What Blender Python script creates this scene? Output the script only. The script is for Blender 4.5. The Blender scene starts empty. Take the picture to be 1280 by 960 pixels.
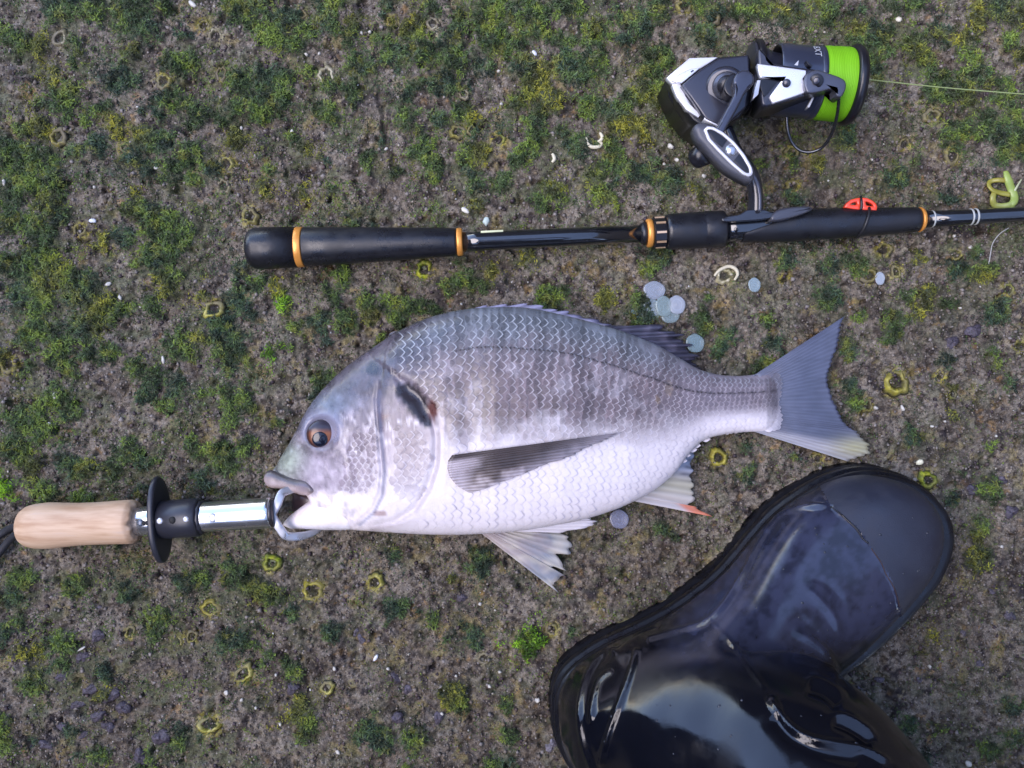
import bpy, bmesh, math
import numpy as np
from mathutils import Vector
R = math.radians
sc = bpy.context.scene
rng = np.random.default_rng(7)
S = 0.00055      # metres on the ground per unit of the survey grid
H = 0.61         # camera height

# ---------------- camera, sky, sun, exposure ----------------
cam_d = bpy.data.cameras.new("camera")
cam = bpy.data.objects.new("camera", cam_d); sc.collection.objects.link(cam)
cam.location = (0, 0, H); cam.rotation_euler = (0, 0, 0)
cam_d.sensor_width = 36.0; cam_d.lens = 36.0 * H / (1280 * S)
cam_d.clip_start = 0.01; cam_d.clip_end = 500
sc.camera = cam
SUN_EL, SUN_AZ = 58.0, 262.0          # azimuth: clockwise from +Y
w = bpy.data.worlds.new("World"); sc.world = w; w.use_nodes = True
nt = w.node_tree
sky = nt.nodes.new("ShaderNodeTexSky"); sky.sky_type = 'NISHITA'; sky.sun_disc = False
sky.sun_elevation = R(SUN_EL); sky.sun_rotation = R(SUN_AZ)
sky.air_density = 1.1; sky.altitude = 2500; sky.dust_density = 0.3; sky.ozone_density = 1.0
bg = nt.nodes["Background"]; bg.inputs[1].default_value = 0.15
wb = nt.nodes.new("ShaderNodeVectorMath"); wb.operation = 'MULTIPLY'   # cool white balance of the phone, the same in every direction
wb.inputs[1].default_value = (1.17, 1.0, .97)
nt.links.new(sky.outputs[0], wb.inputs[0]); nt.links.new(wb.outputs[0], bg.inputs[0])
sun_d = bpy.data.lights.new("sun", 'SUN'); sun_d.energy = 0.8; sun_d.angle = R(50)
sun_d.color = (1.0, 0.86, 0.78)
sun = bpy.data.objects.new("sun", sun_d); sc.collection.objects.link(sun)
_a, _e = R(SUN_AZ), R(SUN_EL)
sd = Vector((math.sin(_a) * math.cos(_e), math.cos(_a) * math.cos(_e), math.sin(_e)))
sun.rotation_euler = sd.to_track_quat('Z', 'Y').to_euler()
sc.view_settings.view_transform = 'Standard'; sc.view_settings.look = 'None'
sc.view_settings.exposure = 2.45; sc.view_settings.gamma = 1.0

# ---------------- helpers ----------------
col = sc.collection
def at(px, py, z=0.0):
    """survey grid (1280 x 960, centre 640,480) at height z -> metres"""
    k = (H - z) / H
    return ((px - 640) * S * k, (480 - py) * S * k, z)
def atn(px, py, z):
    px, py, z = np.broadcast_arrays(np.asarray(px, float), np.asarray(py, float), np.asarray(z, float))
    k = (H - z) / H
    return np.stack([(px - 640) * S * k, (480 - py) * S * k, z], -1)
WL = {}
def thing(name, label, cat, loc=(0, 0, 0), group=None):
    o = bpy.data.objects.new(name, None); col.objects.link(o)
    o.location = loc; o.empty_display_size = 0.02
    o['label'] = label; o['category'] = cat
    if group: o['group'] = group
    WL[o.name] = np.array(loc, float)
    return o
def tag(o, label, cat, group=None):
    o['label'] = label; o['category'] = cat
    if group: o['group'] = group
    return o
def mesh(name, verts, faces, mat, parent=None, colors=None, smooth=True, origin=None, fmat=None):
    V = np.asarray(verts, float).reshape(-1, 3)
    off = WL[parent.name] if parent is not None else np.zeros(3)
    o_w = np.array(origin, float) if origin is not None else off
    me = bpy.data.meshes.new(name)
    me.from_pydata((V - o_w).tolist(), [], [list(f) for f in faces] if not isinstance(faces, list) else faces)
    o = bpy.data.objects.new(name, me); col.objects.link(o)
    if parent is not None: o.parent = parent
    o.location = tuple(o_w - off); WL[o.name] = o_w
    for m in (mat if isinstance(mat, (list, tuple)) else [mat]): me.materials.append(m)
    if fmat is not None: me.polygons.foreach_set('material_index', fmat)
    if smooth: me.polygons.foreach_set('use_smooth', [True] * len(me.polygons))
    if colors is not None:
        c = np.ones((len(V), 4)); c[:, :3] = np.clip(np.asarray(colors, float).reshape(-1, 3), 0, 1)
        a = me.color_attributes.new('Col', 'FLOAT_COLOR', 'POINT'); a.data.foreach_set('color', c.ravel())
    me.update()
    return o
def fast_mesh(name, V, F, mat, colors=None, smooth=False, parent=None, kind=None):
    """V (n,3), F (m,k) arrays, all faces with k corners"""
    me = bpy.data.meshes.new(name); k = F.shape[1]
    off = WL[parent.name] if parent is not None else np.zeros(3)
    me.vertices.add(len(V)); me.vertices.foreach_set('co', (V - off).astype(np.float32).ravel())
    me.loops.add(F.size); me.loops.foreach_set('vertex_index', F.astype(np.int32).ravel())
    me.polygons.add(len(F)); me.polygons.foreach_set('loop_start', np.arange(0, F.size, k, dtype=np.int32))
    me.polygons.foreach_set('loop_total', np.full(len(F), k, dtype=np.int32))
    if smooth: me.polygons.foreach_set('use_smooth', np.ones(len(F), bool))
    me.update(calc_edges=True)
    if colors is not None:
        c = np.ones((len(V), 4), np.float32); c[:, :3] = np.clip(colors, 0, 1)
        a = me.color_attributes.new('Col', 'FLOAT_COLOR', 'POINT'); a.data.foreach_set('color', c.ravel())
    me.materials.append(mat)
    o = bpy.data.objects.new(name, me); col.objects.link(o); WL[o.name] = off
    if parent is not None: o.parent = parent
    if kind: o['kind'] = kind
    return o
def grid_faces(n, m, wrap=False, base=0):
    """quads of an n x m vertex grid (row-major); wrap joins the last column to the first"""
    i = np.arange(n - 1)[:, None]; j = np.arange(m if wrap else m - 1)[None, :]
    j2 = (j + 1) % m
    a = i * m + j; b = i * m + j2; c = (i + 1) * m + j2; d = (i + 1) * m + j
    return (np.stack([a, b, c, d], -1).reshape(-1, 4) + base)
_T = {}
def vnoise(x, y, seed=0):
    if seed not in _T: _T[seed] = np.random.default_rng(1000 + seed).random((257, 257))
    T = _T[seed]
    xi = np.floor(x).astype(int); yi = np.floor(y).astype(int)
    fx = x - xi; fy = y - yi; fx = fx * fx * (3 - 2 * fx); fy = fy * fy * (3 - 2 * fy)
    xi %= 256; yi %= 256; x2 = (xi + 1) % 256; y2 = (yi + 1) % 256
    return (T[xi, yi] * (1 - fx) + T[x2, yi] * fx) * (1 - fy) + (T[xi, y2] * (1 - fx) + T[x2, y2] * fx) * fy
def fbm(x, y, seed=0, oct=4, gain=.5):
    s = 0; a = 1; t = 0
    for o in range(oct):
        s = s + a * vnoise(x * 2 ** o + 17.3 * o, y * 2 ** o + 9.1 * o, seed + o); t += a; a *= gain
    return s / t
def sstep(a, b, x):
    t = np.clip((x - a) / (b - a), 0, 1); return t * t * (3 - 2 * t)
def mix(a, b, t):
    t = np.asarray(t)[..., None]; return np.asarray(a) * (1 - t) + np.asarray(b) * t
def poly_dist(px, py, pts):
    """distance to a polyline, the parameter 0..1 along it, and the signed side"""
    best = np.full(np.shape(px), 1e9); par = np.zeros(np.shape(px)); side = np.zeros(np.shape(px))
    n = len(pts) - 1
    for i in range(n):
        ax, ay = pts[i]; bx, by = pts[i + 1]; dx, dy = bx - ax, by - ay
        L2 = dx * dx + dy * dy + 1e-9
        t = np.clip(((px - ax) * dx + (py - ay) * dy) / L2, 0, 1)
        d = np.hypot(px - ax - t * dx, py - ay - t * dy)
        m = d < best
        best = np.where(m, d, best); par = np.where(m, (i + t) / n, par)
        side = np.where(m, np.sign(dx * (py - ay) - dy * (px - ax)), side)
    return best, par, side
def catmull(pts, n=6, closed=False):
    P = np.array(pts, float); out = []; N = len(P)
    rng_i = range(N if closed else N - 1)
    for i in rng_i:
        if closed: p0, p1, p2, p3 = P[(i - 1) % N], P[i], P[(i + 1) % N], P[(i + 2) % N]
        else: p0, p1, p2, p3 = P[max(i - 1, 0)], P[i], P[i + 1], P[min(i + 2, N - 1)]
        for k in range(n):
            t = k / n
            out.append(.5 * ((2 * p1) + (-p0 + p2) * t + (2 * p0 - 5 * p1 + 4 * p2 - p3) * t * t + (-p0 + 3 * p1 - 3 * p2 + p3) * t ** 3))
    if not closed: out.append(P[-1])
    return np.array(out)
def resample(P, n):
    P = np.asarray(P, float); d = np.r_[0, np.cumsum(np.linalg.norm(np.diff(P, axis=0), axis=1))]
    t = np.linspace(0, d[-1], n)
    return np.stack([np.interp(t, d, P[:, k]) for k in range(P.shape[1])], -1)
# ---- materials
def mat(name, color=None, rough=.5, metal=0., spec=.5, coat=0., coat_r=.1, ior=1.5, bump=None, var=None, rvar=None, sss=0., alpha=1., trans=0., aniso=None):
    m = bpy.data.materials.new(name); m.use_nodes = True; n = m.node_tree; L = n.links
    b = n.nodes['Principled BSDF']
    b.inputs['Roughness'].default_value = rough; b.inputs['Metallic'].default_value = metal
    b.inputs['Specular IOR Level'].default_value = spec; b.inputs['Coat Weight'].default_value = coat
    b.inputs['Coat Roughness'].default_value = coat_r; b.inputs['IOR'].default_value = ior
    b.inputs['Alpha'].default_value = alpha; b.inputs['Transmission Weight'].default_value = trans
    if sss: b.inputs['Subsurface Weight'].default_value = sss; b.inputs['Subsurface Scale'].default_value = .004
    geo = n.nodes.new('ShaderNodeNewGeometry')
    def noise(scale, detail=4, rough_=.6):
        t = n.nodes.new('ShaderNodeTexNoise'); t.inputs['Scale'].default_value = scale
        t.inputs['Detail'].default_value = detail; t.inputs['Roughness'].default_value = rough_
        L.new(geo.outputs['Position'], t.inputs['Vector']); return t
    if color is None:
        src = n.nodes.new('ShaderNodeVertexColor'); src.layer_name = 'Col'; out = src.outputs['Color']
    else:
        src = n.nodes.new('ShaderNodeRGB'); src.outputs[0].default_value = (*color, 1); out = src.outputs[0]
    for (scale, lo, hi) in (var or []):
        t = noise(scale); r = n.nodes.new('ShaderNodeMapRange')
        r.inputs['From Min'].default_value = .3; r.inputs['From Max'].default_value = .7
        r.inputs['To Min'].default_value = lo; r.inputs['To Max'].default_value = hi
        L.new(t.outputs['Fac'], r.inputs['Value'])
        v = n.nodes.new('ShaderNodeVectorMath'); v.operation = 'SCALE'
        L.new(out, v.inputs[0]); L.new(r.outputs[0], v.inputs['Scale']); out = v.outputs[0]
    L.new(out, b.inputs['Base Color'])
    if rvar:
        t = noise(rvar[0], 5); r = n.nodes.new('ShaderNodeMapRange')
        r.inputs['From Min'].default_value = .38; r.inputs['From Max'].default_value = .62
        r.inputs['To Min'].default_value = rvar[1]; r.inputs['To Max'].default_value = rvar[2]
        L.new(t.outputs['Fac'], r.inputs['Value']); L.new(r.outputs[0], b.inputs['Roughness'])
    prev = None
    for (scale, strength, dist) in (bump or []):
        t = noise(scale, 5, .65); bn = n.nodes.new('ShaderNodeBump')
        bn.inputs['Strength'].default_value = strength; bn.inputs['Distance'].default_value = dist
        L.new(t.outputs['Fac'], bn.inputs['Height'])
        if prev: L.new(prev, bn.inputs['Normal'])
        prev = bn.outputs[0]
    if prev: L.new(prev, b.inputs['Normal'])
    return m
# ---- solid builders
def inset(P, d):
    """move a closed 2D outline inwards by d (either winding)"""
    P = np.asarray(P, float); n = len(P)
    A = .5 * np.sum(P[:, 0] * np.roll(P[:, 1], -1) - np.roll(P[:, 0], -1) * P[:, 1]); sg = 1 if A > 0 else -1
    e1 = P - np.roll(P, 1, 0); e2 = np.roll(P, -1, 0) - P
    n1 = np.stack([-e1[:, 1], e1[:, 0]], -1) * sg; n2 = np.stack([-e2[:, 1], e2[:, 0]], -1) * sg
    n1 /= np.linalg.norm(n1, axis=1)[:, None] + 1e-9; n2 /= np.linalg.norm(n2, axis=1)[:, None] + 1e-9
    b = n1 + n2; b /= np.linalg.norm(b, axis=1)[:, None] + 1e-9
    c = np.clip(np.sum(b * n1, 1), .45, 1)
    return P + b * (d / c)[:, None]
def rings(name, RL, m, parent=None, cap=True, colors=None, smooth=True, holes=None, origin=None):
    """loft closed rings (each (n,3)), capping both ends with a fan"""
    n = len(RL[0]); V = np.concatenate(RL); F = grid_faces(len(RL), n, True).tolist()
    if cap:
        V = np.concatenate([V, [RL[0].mean(0)], [RL[-1].mean(0)]]); a = len(V) - 2; b = a + 1; o = (len(RL) - 1) * n
        F += [[a, (i + 1) % n, i] for i in range(n)] + [[b, o + i, o + (i + 1) % n] for i in range(n)]
        if colors is not None: colors = np.concatenate([colors, [np.mean(colors[:n], 0)], [np.mean(colors[-n:], 0)]])
    return mesh(name, V, F, m, parent, colors, smooth, origin)
def plate(name, pts, z0, z1, m, parent=None, bevel=1.5, smooth_n=0, dome=0., flatshade=False):
    """a solid of outline pts (grid units at height z1) from z0 up to z1 with a rounded rim; dome swells the top"""
    P = np.array(pts, float)
    if smooth_n: P = catmull(P, smooth_n, True)
    A = .5 * np.sum(P[:, 0] * np.roll(P[:, 1], -1) - np.roll(P[:, 0], -1) * P[:, 1])
    if A > 0: P = P[::-1]
    bz = bevel * S; RL = []
    w0 = atn(P[:, 0], P[:, 1], z1); base = w0.copy(); base[:, 2] = z0; RL.append(base)
    for a in (0, 30, 60, 90):
        q = inset(P, bevel * (1 - math.cos(R(a)))); ww = atn(q[:, 0], q[:, 1], z1); ww[:, 2] = z1 - bz * (1 - math.sin(R(a))); RL.append(ww)
    if dome:
        c = P.mean(0)
        for f in (.85, .65, .4, .2):
            q = c + (inset(P, bevel) - c) * f; ww = atn(q[:, 0], q[:, 1], z1); ww[:, 2] = z1 + dome * (1 - f * f); RL.append(ww)
    return rings(name, RL, m, parent, smooth=not flatshade)
def frame_of(d):
    d = np.asarray(d, float); d = d / np.linalg.norm(d)
    u = np.cross(d, (0, 0, 1.)); 
    if np.linalg.norm(u) < 1e-3: u = np.array((1., 0, 0))
    u /= np.linalg.norm(u); v = np.cross(u, d); return d, u, v
def lathe(name, p0, p1, prof, m, parent=None, n=40, cap=True, colors=None):
    """prof: (metres along p0->p1, radius)"""
    p0 = np.array(p0, float); d, u, v = frame_of(np.array(p1) - p0); RL = []
    th = np.arange(n) * 2 * np.pi / n
    for s, r in prof: RL.append(p0 + d * s + r * (np.cos(th)[:, None] * u + np.sin(th)[:, None] * v))
    return rings(name, RL, m, parent, cap, colors)
def tube(name, pts, rad, m, parent=None, n=10, flat=1.0, sub=5, up=None, colors=None):
    """pts: world points (k,3); rad scalar or list"""
    P = catmull(pts, sub) if sub else np.array(pts, float)
    r = np.interp(np.linspace(0, 1, len(P)), np.linspace(0, 1, np.size(rad)), np.atleast_1d(rad)) if np.size(rad) > 1 else np.full(len(P), rad)
    T = np.gradient(P, axis=0); T /= np.linalg.norm(T, axis=1)[:, None] + 1e-12
    th = np.arange(n) * 2 * np.pi / n; RL = []
    u = np.cross(T[0], up if up is not None else (0, 0, 1.))
    if np.linalg.norm(u) < 1e-3: u = np.cross(T[0], (1., 0, 0))
    for i in range(len(P)):
        u = u - T[i] * np.dot(u, T[i]); u /= np.linalg.norm(u); v = np.cross(u, T[i])
        RL.append(P[i] + r[i] * (np.cos(th)[:, None] * u + flat * np.sin(th)[:, None] * v))
    return rings(name, RL, m, parent, colors=colors)
def joined(name, objs):
    """join a few freshly made meshes into the first (one part)"""
    base = objs[0]; bm = bmesh.new(); mats = []
    for o in objs:
        off = len(bm.faces); t = o.data.copy(); d = WL[o.name] - WL[base.name]
        for v_ in t.vertices: v_.co += Vector(d)
        mi = [mats.index(mm) if mm in mats else (mats.append(mm) or len(mats) - 1) for mm in o.data.materials]
        for p in t.polygons: p.material_index = mi[p.material_index]
        bm.from_mesh(t); bpy.data.meshes.remove(t)
    bm.to_mesh(base.data); bm.free(); base.data.materials.clear()
    for mm in mats: base.data.materials.append(mm)
    for o in objs[1:]:
        me = o.data; bpy.data.objects.remove(o); bpy.data.meshes.remove(me)
    base.name = name
    return base
# ---------------- ground ----------------
MOSS = """115 18 14 g;165 15 22 g;180 35 18 d;75 5 20 d;205 5 12 g;290 5 16 g;310 15 20 g;30 52 16 g;50 58 14 y;5 45 12 g;100 82 8 g;68 100 9 y;90 120 14 g;75 130 16 g;60 128 12 g;160 72 10 d;150 100 16 d;210 78 14 g;235 85 14 g;230 45 8 d;45 160 16 y;30 160 12 g;110 148 12 g;130 135 10 g;148 160 12 y;200 130 14 d;220 130 14 g;245 145 14 g;275 145 12 g;290 175 12 y;310 110 22 g;300 130 14 g;180 170 12 y;195 180 20 d;170 200 14 d;235 195 16 g;215 210 12 g;205 220 12 g;20 200 20 g;50 205 22 g;35 225 20 g;65 232 16 g;10 185 12 g;100 190 10 d;125 180 12 d;
355 20 16 d;350 40 18 g;385 38 12 g;410 25 12 d;330 45 14 g;355 55 14 g;365 60 12 g;440 25 10 y;435 45 12 g;420 3 14 g;480 10 10 d;535 12 10 g;495 25 8 y;515 35 14 y;520 50 12 g;570 30 14 g;560 45 12 d;620 12 20 g;610 42 18 g;630 60 14 g;475 55 10 d;485 60 14 g;500 70 14 d;530 68 14 g;570 75 16 g;545 100 14 d;560 110 10 d;605 85 10 d;440 75 8 g;455 85 14 d;440 110 12 g;415 105 12 g;385 90 10 g;335 110 24 d;340 130 18 g;325 140 14 g;355 105 14 g;410 140 14 g;440 125 8 g;515 105 10 g;510 120 10 d;505 145 14 g;545 145 10 d;575 140 12 g;590 143 8 y;530 175 14 g;520 190 12 g;540 205 12 g;590 165 10 d;600 195 12 y;585 195 10 g;625 160 8 d;365 175 10 g;385 185 8 y;475 178 8 d;490 215 8 g;540 215 10 g;595 230 10 d;600 225 8 g;415 240 10 g;330 235 10 y;380 235 8 y;
655 15 20 g;665 30 16 g;645 55 12 g;650 80 12 d;700 5 16 g;720 15 14 g;775 18 14 d;780 25 14 g;800 35 16 d;740 42 16 g;690 45 12 g;710 50 10 g;780 50 12 d;825 12 14 g;870 5 12 g;880 40 12 d;930 20 14 g;945 12 14 g;715 80 20 d;745 78 16 g;735 88 12 g;820 65 14 g;815 85 14 g;830 75 12 g;670 110 22 y;655 120 14 g;690 125 14 y;735 130 14 g;680 135 14 g;800 118 12 y;815 112 14 g;790 125 14 g;770 140 14 d;770 155 10 y;790 158 14 y;835 145 12 g;665 150 10 g;670 175 14 g;655 190 14 g;650 200 10 g;720 185 14 d;720 175 10 g;765 190 14 g;775 205 16 g;800 170 10 y;800 215 14 d;830 225 14 d;740 220 12 y;745 215 14 g;695 235 14 y;680 250 14 g;700 247 12 g;755 247 14 g;
1030 10 16 g;1040 20 12 g;980 15 12 y;975 25 12 d;1110 3 12 g;1140 2 12 g;1075 15 10 d;1090 45 14 d;1070 50 12 g;1105 47 12 g;1085 65 14 g;1080 80 14 g;1070 35 10 y;1130 55 12 g;1150 50 14 g;1145 60 16 y;1175 40 12 d;1200 47 10 y;1210 70 14 g;1215 85 16 g;1160 80 14 g;1180 100 14 g;1220 20 16 y;1250 10 18 d;1265 20 14 y;1275 70 8 y;1200 110 18 g;1230 100 12 g;1250 125 14 g;1260 140 14 g;1170 115 14 g;1195 165 14 g;1210 165 10 g;1225 155 14 g;1250 165 18 d;1270 165 18 g;1265 185 16 g;1255 195 14 d;1190 185 10 g;1205 130 14 y;1055 175 12 d;1120 225 16 d;1185 240 10 d;1045 140 10 d;
10 250 16 g;60 250 12 y;70 260 12 g;20 280 16 g;45 290 22 g;170 260 14 g;195 285 16 g;210 275 14 g;225 300 14 g;210 315 16 g;185 315 14 g;230 290 12 g;150 295 12 d;125 298 10 y;50 330 22 g;65 345 20 y;90 345 16 g;30 335 14 g;5 330 12 g;30 365 18 d;50 380 16 g;45 405 12 g;35 425 14 g;60 415 14 g;100 370 20 d;120 390 18 y;130 400 14 g;100 410 14 d;75 440 16 g;70 445 12 g;110 435 12 g;135 440 12 g;205 355 14 y;215 345 12 g;195 385 12 g;155 385 14 g;255 370 8 y;300 375 16 d;275 415 18 d;290 430 16 d;225 425 12 g;250 425 10 y;230 440 14 g;300 445 10 g;195 465 12 g;175 460 12 g;90 460 12 g;37 455 8 g;
325 350 10 g;305 380 12 d;355 380 9 b;425 345 14 g;415 375 10 g;410 365 12 g;340 440 9 b;280 440 14 g;395 405 12 d;370 410 12 g;400 425 10 d;430 400 12 g;460 375 14 g;495 385 16 g;505 395 12 g;520 385 12 g;540 390 10 g;465 395 10 y;475 430 8 g;400 475 12 g;295 500 18 g;300 495 14 g;290 515 14 g;345 530 8 g;285 460 14 d;
70 500 16 g;50 520 16 g;30 525 14 g;55 540 18 g;85 510 12 g;30 570 16 g;10 560 12 g;40 580 14 y;8 608 12 b;20 622 8 b;165 560 16 g;175 575 12 d;145 585 14 g;105 585 12 g;85 580 14 d;55 615 14 g;100 625 10 g;110 620 10 g;270 570 16 g;285 575 14 g;255 600 12 d;310 555 10 g;185 490 14 d;190 480 10 g;220 485 12 d;215 510 8 g;260 490 8 g;285 500 14 g;
570 350 14 g;590 355 12 g;610 340 10 y;660 325 12 y;685 375 14 g;700 370 12 g;820 320 14 d;810 335 12 g;755 375 12 y;795 375 12 g;800 390 14 d;790 395 10 g;
30 725 16 g;20 745 14 d;25 780 10 g;2 790 12 d;95 735 14 g;160 740 12 d;195 785 14 g;205 775 12 g;75 805 16 g;40 820 12 y;40 855 14 g;230 730 12 d;250 725 12 g;290 725 12 g;305 730 14 g;340 745 14 g;320 740 14 y;365 760 10 d;290 800 14 d;315 805 8 g;330 820 8 g;365 835 12 g;372 890 16 y;385 900 14 g;380 920 10 g;225 915 12 d;225 925 10 g;120 945 12 g;500 760 12 d;415 790 10 d;540 768 6 g;590 800 10 d;560 800 6 g;655 805 14 b;665 795 10 b;565 870 14 y;575 880 12 g;630 880 10 g;635 915 12 g;460 910 14 d;480 925 14 d;520 925 12 g;600 700 14 d;590 690 12 d;490 695 10 d;830 660 12 d;835 665 10 g;935 560 9 d;937 590 9 d;935 600 10 d;990 570 6 d;
980 330 12 d;1040 330 14 d;1070 330 14 g;1035 370 14 d;1030 380 10 g;1060 435 12 d;1075 395 8 g;1110 410 14 g;1120 400 12 g;1105 420 10 g;1065 480 12 d;1065 500 12 g;1180 455 10 d;1195 335 12 d;1215 340 10 g;1230 345 10 y;1235 335 8 g;1130 370 8 g;1185 375 8 g;1145 385 10 y;1250 385 14 d;1245 445 12 g;1270 480 10 d;1190 485 6 y;1185 515 8 y;1140 540 10 d;1138 555 8 d;1240 610 14 g;1190 620 10 d;1225 660 10 g;1220 700 14 y;1230 695 10 g;1165 800 8 y;1130 910 10 d;1135 900 8 d;1235 935 12 g;1170 900 8 g;1260 880 10 d;875 400 10 g;905 420 12 d;900 440 10 d;885 375 8 g;960 400 8 g"""
clumps = []
for it in MOSS.replace('\n', '').split(';'):
    a = it.split()
    if len(a) == 4: clumps.append((float(a[0]), float(a[1]), float(a[2]), a[3]))
# filler outside the surveyed ground and between the tufts
def keep(px, py):
    d = .62 if (py < 300 or px < 330) else .16
    if 340 < px < 1000 and 660 < py: d = .10
    return d
for _ in range(520):
    px, py = rng.uniform(-100, 1380), rng.uniform(-90, 1050)
    if rng.random() < keep(px, py): clumps.append((px, py, rng.uniform(4, 11), 'gdgdy'[rng.integers(5)]))
for _ in range(260):
    px, py = rng.uniform(-100, 1380), rng.uniform(-90, 1050)
    if -5 < px < 1285 and -5 < py < 965: continue
    clumps.append((px, py, rng.uniform(8, 20), 'gdgdy'[rng.integers(5)]))
# cushion field on a grid
gx0, gx1, gy0, gy1, gs = -110, 1390, -100, 1060, 1.5
GX, GY = np.meshgrid(np.arange(gx0, gx1, gs), np.arange(gy0, gy1, gs), indexing='ij')
field = np.zeros_like(GX)
for (cx, cy, r, k) in clumps:
    i0 = max(int((cx - 2.2 * r - gx0) / gs), 0); i1 = min(int((cx + 2.2 * r - gx0) / gs) + 1, GX.shape[0])
    j0 = max(int((cy - 2.2 * r - gy0) / gs), 0); j1 = min(int((cy + 2.2 * r - gy0) / gs) + 1, GX.shape[1])
    if i1 <= i0 or j1 <= j0: continue
    d2 = ((GX[i0:i1, j0:j1] - cx) ** 2 + (GY[i0:i1, j0:j1] - cy) ** 2) / r ** 2
    field[i0:i1, j0:j1] = np.maximum(field[i0:i1, j0:j1], np.exp(-d2 * .8) * (.8 + .02 * r))
wxn = (fbm(GX / 20, GY / 20, 310, 4, .6) - .5) * 44; wyn = (fbm(GX / 20, GY / 20, 320, 4, .6) - .5) * 44
_fi = np.clip((GX + wxn - gx0) / gs, 0, GX.shape[0] - 1).astype(int); _fj = np.clip((GY + wyn - gy0) / gs, 0, GX.shape[1] - 1).astype(int)
field = .35 * field + .72 * field[_fi, _fj]
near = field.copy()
brk = fbm(GX / 16, GY / 16, 3, 4, .6)
brk2 = fbm(GX / 7, GY / 7, 8, 3, .6)
field = np.clip((field * (0.35 + 1.5 * brk) - .24 + 1.0 * (brk2 - .5)) * 1.7, 0, 1)
def sample(F, px, py):
    x = np.clip((px - gx0) / gs, 0, F.shape[0] - 1.001); y = np.clip((py - gy0) / gs, 0, F.shape[1] - 1.001)
    i = x.astype(int); j = y.astype(int); fx = x - i; fy = y - j
    return (F[i, j] * (1 - fx) + F[i + 1, j] * fx) * (1 - fy) + (F[i, j + 1] * (1 - fx) + F[i + 1, j + 1] * fx) * fy
def hgt(px, py):
    """rock surface height (m); px,py survey units"""
    u = fbm(px / 180, py / 180, 20, 2); a = fbm(px / 55, py / 55, 24, 3); b = fbm(px / 17, py / 17, 30, 3, .6); c = fbm(px / 5.5, py / 5.5, 36, 2, .6)
    pit = sstep(.66, .8, fbm(px / 12, py / 12, 44, 3, .55))
    return .004 * (u - .5) + .006 * (a - .5) + .0056 * (b - .5) + .0042 * (c - .5) - .0042 * pit - .0005
def axis_lines(lo, hi, step, far):
    core = np.arange(lo, hi + step / 2, step); g = step * 1.35 ** np.arange(1, 60)
    g = np.cumsum(g); g = g[g < far]
    return np.r_[lo - g[::-1], core, hi + g]
xs = axis_lines(-90, 1370, 1.75, 60000); ys = axis_lines(-80, 1040, 1.75, 60000)
X, Y = np.meshgrid(xs, ys, indexing='ij')
inside = (X > -140) & (X < 1420) & (Y > -130) & (Y < 1090)
Z = np.where(inside, hgt(X, Y), 0) 
fl = sample(field, X, Y) * inside
Z = Z + .0022 * fl
V = np.stack([(X - 640) * S, (480 - Y) * S, Z], -1)
# stone colour: purple-grey mortar with brown, ochre and near-black stains of its own
n1 = fbm(X / 60, Y / 60, 50, 4); n2 = fbm(X / 9, Y / 9, 56, 4, .65); n3 = fbm(X / 26, Y / 26, 62, 4, .6); n4 = fbm(X / 14, Y / 14, 70, 4, .6)
C = mix((.135, .108, .080), (.205, .172, .132), sstep(.35, .65, n1))
C = mix(C, (.032, .022, .015), .88 * sstep(.47, .63, n2))
C = mix(C, (.25, .22, .185), .45 * sstep(.56, .72, fbm(X / 6, Y / 6, 77, 3, .6)))
C = mix(C, (.24, .19, .06), .55 * sstep(.62, .74, n3))
C = mix(C, (.26, .15, .05), .6 * sstep(.70, .78, n4))
dk = sstep(.6, .72, fbm(X / 32, Y / 32, 81, 4, .62)) * sstep(.42, .56, n2)
for (cx, cy, r_) in ((10, 85, 14), (20, 75, 10), (135, 210, 12), (150, 215, 10), (470, 118, 18), (490, 125, 14), (345, 168, 13), (330, 175, 12), (725, 358, 13), (645, 350, 13), (625, 360, 9), (120, 875, 34), (150, 900, 22), (60, 925, 16), (200, 925, 16), (120, 800, 18), (95, 830, 16), (490, 850, 16), (505, 900, 22), (540, 895, 14), (366, 858, 13), (440, 780, 14), (430, 805, 12), (1200, 415, 22), (1170, 385, 14), (1215, 590, 22), (1160, 560, 16), (1215, 610, 12), (575, 745, 12), (715, 815, 22), (680, 830, 14), (285, 30, 12), (240, 105, 9), (330, 870, 10), (130, 12, 9), (75, 20, 8), (1250, 30, 14), (470, 225, 12), (600, 120, 10), (690, 170, 12), (640, 165, 10), (700, 930, 10)):
    dk = np.maximum(dk, np.exp(-((X - cx) ** 2 + (Y - cy) ** 2) / (r_ * r_)) * sstep(.30, .56, n4 * .5 + n2 * .5))
C = mix(C, (.022, .016, .019), .85 * dk)
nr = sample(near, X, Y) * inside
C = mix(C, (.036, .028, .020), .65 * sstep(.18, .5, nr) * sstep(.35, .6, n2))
C = mix(C, (.045, .070, .030), .75 * fl)
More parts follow.
